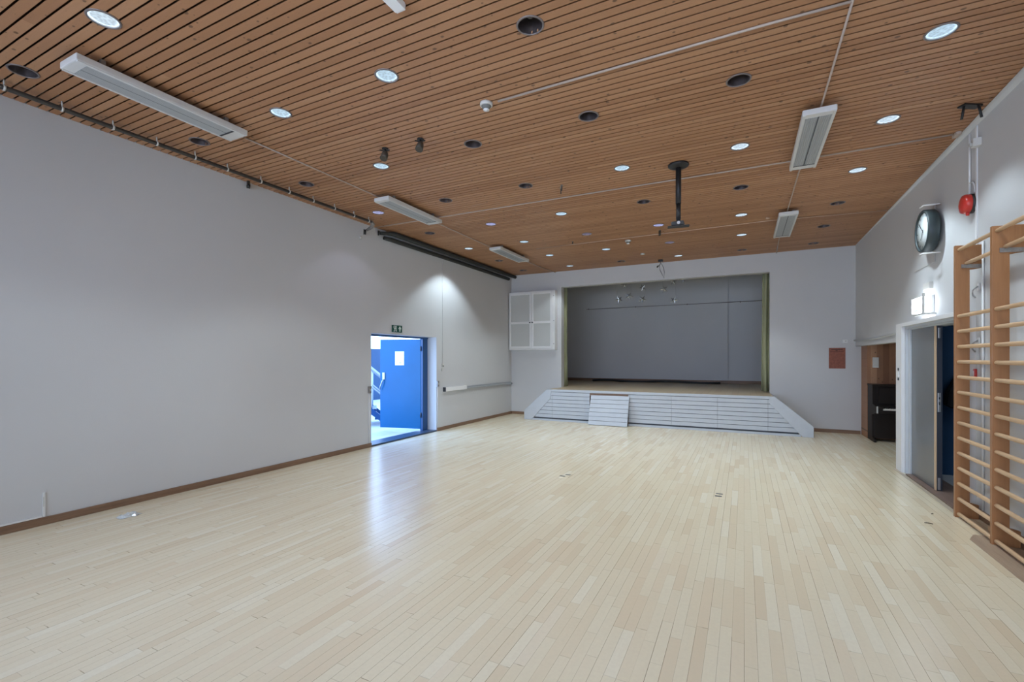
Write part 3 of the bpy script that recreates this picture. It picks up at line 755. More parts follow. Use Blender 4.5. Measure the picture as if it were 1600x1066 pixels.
# ================================================================== CLOCK, SIGN LAMP, ALARM, SWITCHES (right wall)
ck = thing('wall_clock', 'round wall clock with dark rim and pale dial high above the doorway', 'clock', (XR, 7.17, 3.06))
CC = Vector((XR, 7.17, 3.065))
MB().lathe([(0.0, 0.03), (0.235, 0.03), (0.25, 0.045), (0.25, 0.135), (0.24, 0.145), (0.225, 0.145), (0.222, 0.128)], CC, (-1, 0, 0), 48).build('rim', M['teal'], ck)
MB().lathe([(0.224, 0.120), (0.224, 0.126), (0.0, 0.126)], CC, (-1, 0, 0), 48).build('dial', M['dial'], ck)
xd = XR - 0.129
for k in range(12):
    mb = MB(); a = k * PI / 6; c = Vector((xd, CC.y + 0.19 * math.sin(a), CC.z + 0.19 * math.cos(a)))
    mb.obox(c, (0.001, 0, 0), Vector((0, math.sin(a), math.cos(a))) * 0.016, Vector((0, math.cos(a), -math.sin(a))) * 0.003)
    mb.build('hour_mark', M['slot'], ck)
def hand(a, L, w, nm):
    mb = MB(); d = Vector((0, -math.sin(a), math.cos(a))); q = Vector((0, math.cos(a), math.sin(a)))
    mb.obox(Vector((xd - 0.004, CC.y, CC.z)) + d * (L / 2 - 0.02), (0.001, 0, 0), d * (L / 2), q * w); mb.build(nm, M['slot'], ck)
hand(math.radians(-148 + 360), 0.13, 0.006, 'hour_hand'); hand(math.radians(-48), 0.19, 0.0045, 'minute_hand')
# its guard: clear square plate on the wall with four pegs
gd = thing('clock_guard', 'pale square guard plate with white pegs around the round wall clock', 'guard', (XR, 7.63, 3.07))
MB().box(XR - 0.012, XR - 0.004, 7.205, 7.95, 2.70, 3.40).build('back_plate', M['guard'], gd)
for y, z in ((7.01, 3.335), (7.01, 2.775)):
    mb = MB(); mb.tube([(XR - 0.012, y, z), (XR - 0.17, y, z)], 0.009, 8); mb.tube([(XR - 0.165, y, z), (XR - 0.165, y + 0.12, z + 0.004)], 0.009, 8); mb.build('peg', M['white'], gd)

sg = thing('emergency_exit_sign', 'glowing white emergency exit lamp above the right doorway', 'emergency light', (XR, 7.4, 2.09))
mb = MB(); mb.box(XR - 0.03, XR - 0.002, 7.235, 7.66, 2.105, 2.31); mb.build('housing', M['white'], sg, bevel=0.004)
mb = MB(); mb.box(XR - 0.115, XR - 0.0305, 7.245, 7.65, 2.115, 2.30); mb.build('diffuser', M['glow'], sg, bevel=0.012)
mb = MB(); mb.box(XR - 0.1165, XR - 0.1152, 7.40, 7.54, 2.13, 2.155); mb.build('green_mark', M['glowgreen'], sg)
mb = MB(); mb.box(XR - 0.125, XR - 0.105, 7.185, 7.215, 2.075, 2.33); mb.box(XR - 0.125, XR - 0.105, 7.215, 7.53, 2.075, 2.095); mb.box(XR - 0.105, XR - 0.002, 7.185, 7.205, 2.075, 2.095); mb.build('bracket', M['greyp'], sg)
mb = MB(); mb.box(XR - 0.04, XR - 0.001, 7.28, 7.50, 2.395, 2.475); jb = mb.build('junction_box_socket', M['detector'], origin=(XR, 7.39, 2.43), bevel=0.005)
tag(jb, 'small grey connection box above the glowing exit lamp', 'connection box')
MB().box(XR - 0.016, XR - 0.001, 7.33, 7.36, 2.335, 2.394).build('cable', M['white'], jb)
mb = MB(); mb.box(1.888, 1.9045, 8.075, 8.135, 1.29, 1.365); sw = mb.build('light_switch', M['lac'], origin=(1.9, 8.1, 1.32), bevel=0.003)
tag(sw, 'white light switch on the post left of the right doorway', 'switch')
for z in (1.38, 1.245): MB().box(1.896, 1.9045, 8.085, 8.125, z, z + 0.035).build('marker', M['slot'], sw)

al = thing('fire_alarm_sounder', 'round red fire alarm sounder high on the right wall', 'alarm', (XR, 6.19, 3.09))
AC = Vector((XR, 6.19, 3.09))
MB().lathe([(0.0, 0.001), (0.095, 0.001), (0.098, 0.03), (0.0, 0.032)], AC, (-1, 0, 0), 32).build('base', M['black'], al)
MB().lathe([(0.094, 0.033), (0.096, 0.06), (0.088, 0.085), (0.05, 0.098), (0.0, 0.10)], AC, (-1, 0, 0), 32).build('body', M['red'], al)
mb = MB(); mb.tube([AC + Vector((-0.05, -0.02, -0.08)), AC + Vector((-0.05, -0.02, -0.12))], 0.014, 8); mb.build('nozzle', M['red'], al)
mb = MB(); mb.tube([(XR - 0.012, 6.24, 3.20), (XR - 0.012, 6.24, 3.80)], 0.009, 8); mb.tube([(XR - 0.012, 6.13, 3.19), (XR - 0.012, 6.13, 3.26), (XR - 0.012, 6.17, 3.30), (XR - 0.012, 6.235, 3.31)], 0.007, 8)
tag(mb.build('alarm_cable_cord', M['white'], origin=(XR, 6.24, 3.5)), 'white cable rising from the red alarm to the ceiling', 'cable')
mb = MB(); mb.box(XR - 0.012, XR - 0.001, 6.085, 6.115, 2.66, ZC - 0.035)
tag(mb.build('cable_trunking_rail', M['wallw'], origin=(XR, 6.1, 3.3)), 'flat white cable trunking down the right wall beside the red alarm', 'trunking')
mb = MB(); mb.prism([(XR - 0.001, 6.0, 3.60), (XR - 0.001, 6.09, 3.60), (XR - 0.06, 6.07, 3.60), (XR - 0.06, 6.02, 3.60)], (0, 0, 0.08)); cm = mb.build('motion_detector', M['detector'], origin=(XR, 6.04, 3.62), bevel=0.006)
tag(cm, 'small pale motion detector under the ceiling above the red alarm', 'detector')
MB().box(XR - 0.08, XR - 0.06, 6.03, 6.06, 3.61, 3.64).build('lens', M['greyp'], cm)
# hooks and call point seen between the bars
for z, lab in ((2.225, 'white wall hook seen through the wall bars, the upper hook'), (1.70, 'white wall hook seen through the wall bars, the lower hook')):
    hk = thing('wall_hook_mount', lab, 'hook', (XR, 6.05, z), 'hooks behind the wall bars')
    MB().box(XR - 0.012, XR - 0.001, 6.035, 6.075, z - 0.02, z + 0.05).build('plate', M['lac'], hk, bevel=0.004)
    MB().tube([(XR - 0.012, 6.055, z + 0.02), (XR - 0.05, 6.055, z - 0.01), (XR - 0.05, 6.055, z - 0.06), (XR - 0.03, 6.055, z - 0.09)], 0.008, 8).build('prong', M['steel'], hk)
mb = MB(); mb.box(XR - 0.024, XR - 0.001, 6.10, 6.128, 1.355, 1.445); cp = mb.build('fire_call_switch', M['red'], origin=(XR, 6.085, 1.4), bevel=0.006)
tag(cp, 'red fire call point half hidden behind the wall bar post', 'call point')
MB().box(XR - 0.026, XR - 0.0241, 6.107, 6.121, 1.375, 1.425).build('glass_face', M['white'], cp)
mb = MB(); mb.tube([(XR - 0.01, 5.95, 0.10), (XR - 0.01, 5.95, 2.66)], 0.010, 8)
tag(mb.build('vertical_cable_cord', M['wallw'], origin=(XR, 5.95, 1.3)), 'white vertical cable on the wall behind the wall bars', 'cable')

# ================================================================== LEFT WALL THINGS
sn = thing('exit_sign', 'green emergency exit sign above the open blue door', 'sign', (XL, 6.827, 2.033))
MB().box(XL + 0.001, XL + 0.018, 6.692, 6.966, 2.033, 2.165).build('plate', M['green'], sn, bevel=0.002)
xs_ = XL + 0.0185
def plate(mb, pts):   # pts in (y,z) -> flat relief on the sign face
    mb.prism([(xs_, y, z) for y, z in pts], (0.0012, 0, 0))
mb = MB(); y0_, z0_ = 6.827, 2.099
# arrow (right half as seen), pointing up
ax_ = 6.900
plate(mb, [(ax_ - 0.011, z0_ - 0.05), (ax_ + 0.011, z0_ - 0.05), (ax_ + 0.011, z0_ + 0.008), (ax_ - 0.011, z0_ + 0.008)])
plate(mb, [(ax_ - 0.038, z0_ + 0.004), (ax_, z0_ + 0.052), (ax_ + 0.038, z0_ + 0.004), (ax_ + 0.026, z0_ - 0.006), (ax_, z0_ + 0.022), (ax_ - 0.026, z0_ - 0.006)])
mb.build('arrow', M['signwhite'], sn)
# door outline with running figure (left half)
fx = 6.765
mb = MB()
plate(mb, [(fx - 0.040, z0_ + 0.053), (fx + 0.040, z0_ + 0.053), (fx + 0.040, z0_ + 0.044), (fx - 0.040, z0_ + 0.044)])
plate(mb, [(fx + 0.031, z0_ + 0.044), (fx + 0.040, z0_ + 0.044), (fx + 0.040, z0_ - 0.053), (fx + 0.031, z0_ - 0.053)])
plate(mb, [(fx - 0.040, z0_ + 0.044), (fx - 0.031, z0_ + 0.044), (fx - 0.031, z0_ + 0.005), (fx - 0.040, z0_ + 0.005)])
plate(mb, [(fx - 0.040, z0_ - 0.044), (fx - 0.010, z0_ - 0.044), (fx - 0.010, z0_ - 0.053), (fx - 0.040, z0_ - 0.053)])
mb.build('door_symbol', M['signwhite'], sn)
mb = MB()
plate(mb, [(fx + 0.004 + 0.009 * math.cos(a * PI / 5), z0_ + 0.031 + 0.009 * math.sin(a * PI / 5)) for a in range(10)])
plate(mb, [(fx - 0.012, z0_ + 0.018), (fx + 0.008, z0_ + 0.020), (fx + 0.002, z0_ - 0.012), (fx - 0.014, z0_ - 0.010)])
plate(mb, [(fx + 0.006, z0_ + 0.018), (fx + 0.026, z0_ + 0.004), (fx + 0.022, z0_ - 0.001), (fx + 0.003, z0_ + 0.010)])
plate(mb, [(fx - 0.012, z0_ + 0.016), (fx - 0.030, z0_ + 0.000), (fx - 0.026, z0_ - 0.004), (fx - 0.010, z0_ + 0.008)])
plate(mb, [(fx - 0.006, z0_ - 0.010), (fx + 0.004, z0_ - 0.012), (fx + 0.022, z0_ - 0.030), (fx + 0.020, z0_ - 0.048), (fx + 0.013, z0_ - 0.048), (fx + 0.013, z0_ - 0.032)])
plate(mb, [(fx - 0.014, z0_ - 0.010), (fx - 0.004, z0_ - 0.012), (fx - 0.012, z0_ - 0.034), (fx - 0.032, z0_ - 0.040), (fx - 0.030, z0_ - 0.032), (fx - 0.018, z0_ - 0.028)])
mb.build('running_figure', M['signwhite'], sn)

def wall_switch(y, z, lab, cord=True):
    mb = MB(); mb.box(XL + 0.001, XL + 0.03, y - 0.03, y + 0.03, z - 0.06, z + 0.06); o = mb.build('door_button_switch', M['aged'], origin=(XL, y, z), bevel=0.004)
    tag(o, lab, 'switch')
    MB().box(XL + 0.03, XL + 0.036, y - 0.015, y + 0.015, z - 0.02, z + 0.02).build('button', M['greyp'], o)
    if cord: MB().tube([(XL + 0.009, y - 0.006, z - 0.061), (XL + 0.009, y - 0.006, bh + 0.004)], 0.008, 8).build('cable', M['wallw'], o)
wall_switch(6.115, 1.0, 'grey door button on the wall left of the exit door, cable below')
wall_switch(8.125, 1.005, 'small grey door button on the wall right of the exit door')
# dado trunking
dt = thing('wall_handrail', 'long thin grey metal rail with white end box on the left wall', 'rail', (XL, 10, 0.83))
MB().box(XL + 0.001, XL + 0.065, 8.345, 9.20, 0.83, 0.915).build('end_box', M['white'], dt, bevel=0.005)
MB().box(XL + 0.001, XL + 0.068, 8.325, 8.344, 0.825, 0.92).build('end_cap', M['slot'], dt)
mb = MB(); mb.box(XL + 0.001, XL + 0.05, 9.202, 11.56, 0.835, 0.865); mb.box(XL + 0.001, XL + 0.012, 9.202, 11.56, 0.865, 0.90); mb.build('channel', M['alum'], dt)
MB().lathe([(0.0, 0), (0.022, 0), (0.022, 0.03), (0.0, 0.031)], (XL + 0.03, 11.562, 0.85), (0, 1, 0), 12).build('end_knob', M['slot'], dt)
# cable with small switch
mb = MB(); mb.tube([(XL + 0.008, 11.36, 3.705), (XL + 0.008, 8.36, 3.722), (XL + 0.008, 8.302, 3.700), (XL + 0.008, 8.302, 1.44)], 0.007, 8)
cd = mb.build('wall_cable_cord', M['wallw'], origin=(XL, 8.3, 2.5)); tag(cd, 'thin white cable along and down the left wall right of the exit door', 'cable')
mb = MB(); mb.box(XL + 0.001, XL + 0.03, 8.27, 8.33, 1.36, 1.435); hs = mb.build('key_switch', M['detector'], origin=(XL, 8.3, 1.4), bevel=0.004)
tag(hs, 'small pale key switch at the lower end of the wall cable', 'switch')
MB().lathe([(0.0, 0), (0.012, 0), (0.012, 0.012), (0.0, 0.013)], (XL + 0.030, 8.29, 1.35 + 0.03), (1, 0, 0), 12).build('key_barrel', M['slot'], hs)
MB().box(XL + 0.001, XL + 0.02, 8.25, 8.29, 1.27, 1.33).build('lower_box', M['greyp'], hs, bevel=0.003)
# cable stub and white strip at the near end of the skirting
mb = MB(); mb.box(XL + 0.001, XL + 0.014, YB, 1.905, bh + 0.003, bh + 0.018)
tag(mb.build('cable_trunk_rail', M['lac'], origin=(XL, 0.9, bh)), 'slim white cable strip on top of the skirting at the left edge', 'trunking')
mb = MB(); mb.box(XL + 0.001, XL + 0.010, 1.912, 1.93, bh + 0.004, 0.30)
tr_ = mb.build('riser_trunk_rail', M['wallw'], origin=(XL, 1.92, 0.2)); tag(tr_, 'short upright white cable strip with dark scuffs above the left skirting', 'trunking')
MB().box(XL + 0.010, XL + 0.0112, 1.914, 1.922, 0.17, 0.26).build('scuff', M['greyp'], tr_)
# small eyelet
mb = MB(); mb.lathe([(0.0, 0), (0.03, 0), (0.03, 0.012), (0.012, 0.02), (0.0, 0.02)], (XL, 5.91, 3.60), (1, 0, 0), 14)
tag(mb.build('wall_cap_socket', M['detector'], origin=(XL, 5.91, 3.6)), 'tiny round grey cap on the left wall below the ceiling rail', 'cap')

# ceiling rail along left wall with clips, pulley end
rr = thing('ceiling_rail', 'long dark metal rail on white clips along the left edge of ceiling', 'rail', (-5.48, 3.0, 3.79))
MB().tube([(-5.482, YB + 0.02, 3.79), (-5.482, 5.80, 3.79)], 0.021, 10).build('tube', M['pipe'], rr)
for y in (1.564, 1.93, 2.307, 2.683, 3.061, 3.423, 3.85, 4.26, 4.65, 5.035, 5.42, 5.74):
    mb = MB(); mb.tube([(-5.482, y, 3.8125), (-5.482, y, ZC)], 0.007, 8); mb.lathe([(0.0255, -0.008), (0.0255, 0.008), (0.0215, 0.008), (0.0215, -0.008)], (-5.482, y, 3.79), (0, 1, 0), 14, close=True); mb.build('clip', M['detector'], rr)
mb = MB(); mb.tube([(-5.482, 5.801, 3.79), (-5.52, 5.88, 3.775), (-5.60, 5.93, 3.75), (-5.68, 5.90, 3.70)], [0.028, 0.034, 0.030, 0.020], 10); mb.build('end_pulley', M['aged'], rr)
mb = MB(); mb.lathe([(0.0, -0.016), (0.05, -0.016), (0.04, -0.005), (0.04, 0.005), (0.05, 0.016), (0.0, 0.016)], (-5.70, 5.88, 3.67), (0.6, 0.8, 0), 18); mb.build('pulley_wheel', M['black'], rr)
ply = thing('cord_pulley', 'small black pulley wheel under the ceiling rail on the left wall', 'pulley', (-5.76, 3.88, 3.81))
MB().lathe([(0.0, -0.014), (0.032, -0.014), (0.026, 0.0), (0.032, 0.014), (0.0, 0.014)], (-5.772, 3.88, 3.79), (0.3, 1, 0), 16).build('wheel', M['black'], ply)
MB().box(-5.785, -5.76, 3.865, 3.895, 3.81, ZC).build('bracket', M['pipe'], ply)
# two dark rolls along the ceiling edge
r1_ = thing('cloth_roll_hanging', 'upper of the two long dark rolls along the top of left wall', 'roll', (-5.70, 9, 3.8), 'dark rolls under the ceiling')
MB().tube([(-5.80, 6.36, 3.775), (-5.74, 6.45, 3.79), (-5.69, 6.60, 3.80), (-5.69, 11.54, 3.80)], [0.03, 0.03, 0.042, 0.042], 12).build('roll', M['duct'], r1_)
MB().lathe([(0.0, 0), (0.04, 0), (0.045, 0.02), (0.0, 0.02)], (-5.806, 6.34, 3.774), (-0.45, -0.9, 0), 14).build('end_cap', M['black'], r1_)
MB().lathe([(0.0, 0), (0.042, 0), (0.042, 0.03), (0.0, 0.03)], (-5.69, 11.575, 3.80), (0, 1, 0), 14).build('end_cap', M['black'], r1_)
r2_ = thing('cloth_roll_hanging', 'lower of the two long dark rolls along the top of left wall', 'roll', (-5.74, 9, 3.72), 'dark rolls under the ceiling')
MB().tube([(-5.775, 6.46, 3.705), (-5.765, 6.60, 3.71), (-5.765, 11.35, 3.715)], [0.034, 0.040, 0.040], 12).build('roll', M['duct'], r2_)
MB().lathe([(0.0, 0), (0.034, 0), (0.034, 0.02), (0.0, 0.02)], (-5.775, 6.455, 3.705), (0, -1, 0), 14).build('end_cap', M['black'], r2_)

# ================================================================== CEILING: DOWNLIGHTS
def downlight(kind):
    t = thing('downlight', '', 'ceiling light', (0, 0, ZC), 'round recessed ceiling downlights')
    c = (0, 0, ZC)
    MB().lathe([(0.084, -0.001), (0.084, -0.006), (0.094, -0.006), (0.098, -0.002), (0.098, -0.0003), (0.084, -0.0003)], c, seg=40, close=True).build('trim_ring', M['ring'], t)
    if kind:
        MB().lathe([(0.0838, -0.001), (0.083, 0.012)], c, seg=40).build('reflector', M['steel'], t)
        MB().lathe([(0.0, 0.006), (0.0828, 0.006), (0.0828, 0.010), (0.0, 0.010)], c, seg=40).build('lens', {'n': M['lens'], 'w': M['lensw'], 'b': M['lensw'], 'v': M['lensv'], 'd': M['lensd']}[kind], t)
    else:
        MB().lathe([(0.0838, -0.001), (0.080, 0.06), (0.062, 0.12), (0.03, 0.135), (0.0, 0.137)], c, seg=40).build('reflector', M['reflector'], t)
        MB().lathe([(0.0, 0.055), (0.020, 0.058), (0.031, 0.075), (0.028, 0.10), (0.018, 0.125), (0.0, 0.130)], c, seg=20).build('bulb', M['detgrey'], t)
    return t
PROTO = {}
ORD = ['first', 'second', 'third', 'fourth', 'fifth', 'sixth']
ROW = ['nearest', 'second nearest', 'third nearest', 'fourth nearest', 'fourth farthest', 'third farthest', 'second farthest', 'farthest']
POWER = {'b': 2.1, 'n': 1.0, 'w': 1.25, 'v': 0.30, 'd': 0.04}
SPOT = 36.0
spots = {}
for (i, j) in LIGHTS:
    k = LIT.get((i, j), '')
    x, y = dl_pos(i, j)
    if k not in PROTO: t = PROTO[k] = downlight(k); t.location = (x, y, ZC)
    else: t = copy_tree(PROTO[k], (x, y, ZC))
    rowl = [a for a, b_ in LIGHTS if b_ == j]
    n = rowl.index(i)
    st_ = {'n': 'lit bluish-white', 'w': 'brightly lit white', 'b': 'brightly lit white', 'v': 'faintly violet lit', 'd': 'barely glowing', '': 'unlit dark'}[k]
    pos = 'leftmost' if n == 0 else ('rightmost' if n == len(rowl) - 1 else ORD[n] + ' from left')
    t['label'] = '%s ceiling downlight, %s in the row %s the camera' % (st_, pos, ROW[j] + (' to' if j < 4 else ' from'))
    if k:
        if k not in spots:
            ld = bpy.data.lights.new('downlight_lamp', 'SPOT'); ld.energy = SPOT * POWER[k]
            ld.spot_size = math.radians(110); ld.spot_blend = 0.38; ld.shadow_soft_size = 0.07
            ld.color = (0.76, 0.74, 1.0) if k == 'v' else (0.74, 0.89, 1.0) if k == 'b' else (0.83, 0.93, 1.0)
            spots[k] = ld
        lo = bpy.data.objects.new('lamp', spots[k]); COL.objects.link(lo); lo.parent = t; lo.location = (0, 0, -0.02)

# ================================================================== CEILING: HEATERS
HB, HT = 3.750, 3.802
def heater(x0, y0, y1, label, slot_near=False, w=0.265):
    x1 = x0 + w
    t = thing('ceiling_heater', label, 'heater', ((x0 + x1) / 2, (y0 + y1) / 2, HB), 'white radiant heaters under the ceiling')
    mb = MB(); mb.box(x0, x1, y0, y1, HB, HT); cs = mb.build('casing', M['enamel'], t, bevel=0.008)
    e0, e1 = 0.075, 0.115
    # ribbed panel, flush with the underside
    mb = MB(); xa, xb = x0 + 0.028, x1 - 0.028; n = 12; pw = (xb - xa) / n
    for k in range(n):
        c = xa + (k + 0.5) * pw
        g = 0.004 if k in (n // 2 - 1, n // 2) else 0.0
        a = xa + k * pw + (g if k == n // 2 else 0.0012); b_ = xa + (k + 1) * pw - (g if k == n // 2 - 1 else 0.0012)
        mb.prism([(a, y0 + e0, HB - 0.0005), (b_, y0 + e0, HB - 0.0005), (b_ - 0.003, y0 + e0, HB - 0.005), (a + 0.003, y0 + e0, HB - 0.005)], (0, y1 - y0 - e0 - e1 - 0.022, 0))
    mb.build('radiant_panel', M['alum'], t)
    MB().box((xa + xb) / 2 - 0.0036, (xa + xb) / 2 + 0.0036, y0 + e0, y1 - e1 - 0.023, HB - 0.0025, HB - 0.0004).build('centre_seam', M['slot'], t)
    MB().box(xa, xb, y1 - e1 - 0.022, y1 - e1, HB - 0.004, HB - 0.0004).build('dark_slot', M['slot'], t)
    mb = MB(); mb.box(x0 + 0.004, x0 + 0.028, y0 + 0.01, y1 - 0.01, HB - 0.006, HB - 0.0004); mb.box(x1 - 0.028, x1 - 0.004, y0 + 0.01, y1 - 0.01, HB - 0.006, HB - 0.0004); mb.build('edge_rail', M['enamel'], t)
    for q in (y0 + 0.18, y1 - 0.18):
        MB().box((x0 + x1) / 2 + 0.06, (x0 + x1) / 2 + 0.09, q - 0.015, q + 0.015, HT + 0.0005, ZC).build('hanger', M['aged'], t)
heater(-4.655, 1.625, 2.945, 'long white radiant heater nearest the camera, by the left wall')
heater(-4.660, 4.985, 6.265, 'white radiant heater in the middle of the left line, before the exit door')
heater(-4.640, 8.255, 9.640, 'white radiant heater farthest away in the left line, near the cabinet')
heater(0.475, 4.960, 6.350, 'white radiant heater nearer the camera in the right line')
heater(0.480, 8.270, 9.770, 'white radiant heater farther from the camera in the right line')
bt = thing('ceiling_batten', 'white narrow fitting cut off by the top edge of the ceiling view', 'fitting', (-2.0, 1.9, 3.8))
MB().box(-2.045, -1.965, 1.2, 2.385, 3.812, ZC - 0.001).build('body', M['white'], bt, bevel=0.003)
MB().box(-2.040, -1.970, 2.386, 2.396, 3.815, ZC - 0.004).build('end_cap', M['lac'], bt)

# conduits
def conduit(pts, r, mat, label):
    mb = MB(); mb.tube(pts, r, 8); o = mb.build('ceiling_conduit', mat, origin=tuple((Vector(pts[0]) + Vector(pts[-1])) / 2)); tag(o, label, 'conduit', 'cable conduits on the ceiling')
zc_ = ZC - 0.009
conduit([(-4.655, 2.96, zc_), (-4.66, 4.2, zc_), (-4.63, 6.2, zc_ - 0.019), (-4.66, 8.2, zc_ - 0.019), (-4.60, 10.0, zc_ - 0.019), (-4.51, YF - 0.01, zc_ - 0.01)], 0.0085, M['conduit'], 'thin pale cable linking the three heaters of the left line')
conduit([(0.625, 3.64, zc_), (0.625, 5.1, zc_ - 0.019), (0.60, 6.72, zc_ - 0.019), (0.60, 8.63, zc_ - 0.019), (0.60, 10.3, zc_ - 0.019), (0.63, YF - 0.01, zc_ - 0.01)], 0.0085, M['conduit'], 'thin pale cable linking the two heaters of the right line')
conduit([(XL + 0.01, 6.242, zc_), (-4.9, 6.25, zc_), (0.5, 6.31, zc_), (1.96, 6.30, zc_)], 0.0085, M['conduit'], 'pale conduit crossing the whole ceiling behind the projector pole')
conduit([(-3.9, 8.97, zc_), (-1.5, 8.91, zc_), (0.4, 8.87, zc_), (1.99, 9.07, zc_)], 0.008, M['conduitb'], 'faint tan conduit crossing the far part of the ceiling')
conduit([(-1.97, 3.665, zc_), (0.14, 3.645, zc_), (0.62, 3.655, zc_)], 0.0095, M['conduit'], 'pale conduit from the nearest smoke detector towards the right')
mb = MB(); mb.box(1.93, 1.975, 6.25, 6.36, ZC - 0.03, ZC - 0.0005)
tag(mb.build('ceiling_junction_box', M['conduit'], origin=(1.95, 6.3, ZC), bevel=0.004), 'small pale junction box where a conduit meets the right wall', 'box')

# detectors
def detector(x, y, label, s=1.0, cone=True):
    t = thing('smoke_detector', label, 'detector', (x, y, ZC), 'white smoke detectors on the ceiling'); c = (x, y, ZC)
    if cone:
        MB().lathe([(0.0, -0.0005), (0.058 * s, -0.0005), (0.058 * s, -0.022 * s), (0.050 * s, -0.030 * s), (0.046 * s, -0.030 * s)], c, seg=28).build('base', M['detector'], t)
        MB().lathe([(0.045 * s, -0.030 * s), (0.024 * s, -0.058 * s), (0.0, -0.058 * s)], c, seg=24).build('chamber', M['detgrey'], t)
        MB().lathe([(0.0, -0.0585 * s), (0.027 * s, -0.0585 * s), (0.027 * s, -0.068 * s), (0.0, -0.07 * s)], c, seg=24).build('cap', M['lac'], t)
    else:
        MB().lathe([(0.0, -0.0005), (0.055 * s, -0.0005), (0.055 * s, -0.02 * s), (0.04 * s, -0.03 * s), (0.0, -0.034 * s)], c, seg=24).build('base', M['detector'], t)
detector(-2.085, 3.655, 'round pale smoke detector nearest the camera, joined to a conduit')
detector(-2.03, 9.15, 'round pale smoke detector far down the ceiling, left of projector pole', 1.05)
detector(-2.0, 10.45, 'smallest pale round detector near the stage wall', 0.9, False)

# projector pole
pj = thing('projector_mount', 'black telescopic projector pole hanging from the middle of ceiling', 'projector mount', (-0.70, 5.84, 3.14))
c = (-0.70, 5.84, ZC)
MB().lathe([(0.0, -0.0005), (0.118, -0.0005), (0.118, -0.02), (0.10, -0.032), (0.055, -0.042), (0.0, -0.043)], c, seg=36).build('ceiling_flange', M['black'], pj)
MB().tube([(c[0], c[1], ZC - 0.043), (c[0], c[1], 3.39)], 0.032, 16).build('outer_tube', M['black'], pj)
MB().tube([(c[0], c[1], 3.3895), (c[0], c[1], 3.175)], 0.025, 16).build('inner_tube', M['black'], pj)
MB().tube([(c[0], c[1], 3.205), (c[0], c[1], 3.39)], 0.0265, 16).build('collar', M['black'], pj)
mb = MB(); mb.box(c[0] - 0.075, c[0] + 0.065, c[1] - 0.06, c[1] + 0.06, 3.125, 3.172); mb.build('tilt_box', M['black'], pj, bevel=0.01)
mb = MB(); mb.obox((c[0], c[1], 3.118), (0.12, 0.02, 0), (-0.008, 0.045, 0), (0, 0, 0.0045)); mb.build('base_plate', M['black'], pj)
MB().tube([(c[0] + 0.01, c[1] - 0.062, 3.148), (c[0] + 0.01, c[1] - 0.072, 3.148)], 0.018, 10).build('bolt', M['steel'], pj)

# small spotlights
def spotlamp(x, y, label):
    t = thing('small_spotlight', label, 'spotlight', (x, y, 3.72), 'small dark spotlights under the ceiling')
    MB().lathe([(0.0, -0.0005), (0.035, -0.0005), (0.035, -0.012), (0.0, -0.014)], (x, y, ZC), seg=16).build('base', M['black'], t)
    mb = MB(); mb.tube([(x, y, ZC - 0.014), (x + 0.005, y, ZC - 0.06)], 0.010, 8); mb.tube([(x - 0.05, y - 0.03, ZC - 0.02), (x, y, ZC - 0.035), (x + 0.06, y + 0.0, ZC - 0.03)], 0.006, 6); mb.build('stem', M['black'], t)
    MB().lathe([(0.0, 0.0), (0.022, 0.0), (0.036, 0.035), (0.040, 0.105), (0.034, 0.106), (0.0, 0.095)], (x + 0.012, y - 0.005, ZC - 0.045), (0.10, -0.45, -0.85), 18).build('head', M['lamp'], t)
spotlamp(-3.53, 3.95, 'small dark spotlight on the ceiling, left one of the pair')
spotlamp(-3.045, 3.943, 'small dark spotlight on the ceiling, right one of the pair')
# bracket with two pins, hooks, sockets
def pins(x, y, label, L=0.08, d=(0.05, -0.10), mat='pipe', r=0.0075):
    t = thing('ceiling_bracket_mount', label, 'bracket', (x, y, ZC - L), 'small metal brackets on the ceiling')
    MB().obox((x + d[0] / 2, y + d[1] / 2, ZC - 0.006), Vector((d[0] / 2, d[1] / 2, 0)) * 1.15, Vector((-d[1], d[0], 0)).normalized() * 0.014, (0, 0, 0.0055)).build('plate', M['aged'], t)
    for q in (0, 1): MB().tube([(x + d[0] * q, y + d[1] * q, ZC - 0.012), (x + d[0] * q, y + d[1] * q, ZC - L)], r, 8).build('pin', M[mat], t)
pins(-2.22, 5.93, 'small two pinned metal bracket on the ceiling left of projector pole')
hb = thing('ceiling_hook_mount', 'black two armed bracket on the ceiling by the right wall', 'bracket', (1.84, 5.66, 3.72))
MB().obox((1.845, 5.66, ZC - 0.008), (0.075, 0.045, 0), (-0.018, 0.03, 0), (0, 0, 0.0075)).build('plate', M['black'], hb)
for dx, dy in ((-0.052, -0.03), (0.055, -0.01)): MB().tube([(1.845 + dx, 5.66 + dy, ZC - 0.016), (1.845 + dx * 1.35, 5.66 + dy * 1.2, ZC - 0.13)], 0.0105, 8).build('arm', M['black'], hb)
pins(-1.37, 8.70, 'small brown ceiling hook just under a violet downlight', 0.10, (0.02, -0.03), 'lamp', 0.012)
pins(-3.04, 8.76, 'tiny dark ceiling hook in front of the faint downlight', 0.05, (0.02, -0.02), 'pipe', 0.006)
mb = MB(); mb.lathe([(0.0, -0.0005), (0.03, -0.0005), (0.028, -0.025), (0.0, -0.028)], (0.345, 8.69, ZC), seg=14)
tag(mb.build('ceiling_blanking_disc', M['conduitb'], origin=(0.345, 8.69, ZC)), 'small brownish ceiling cap left of the farther right heater', 'cap')
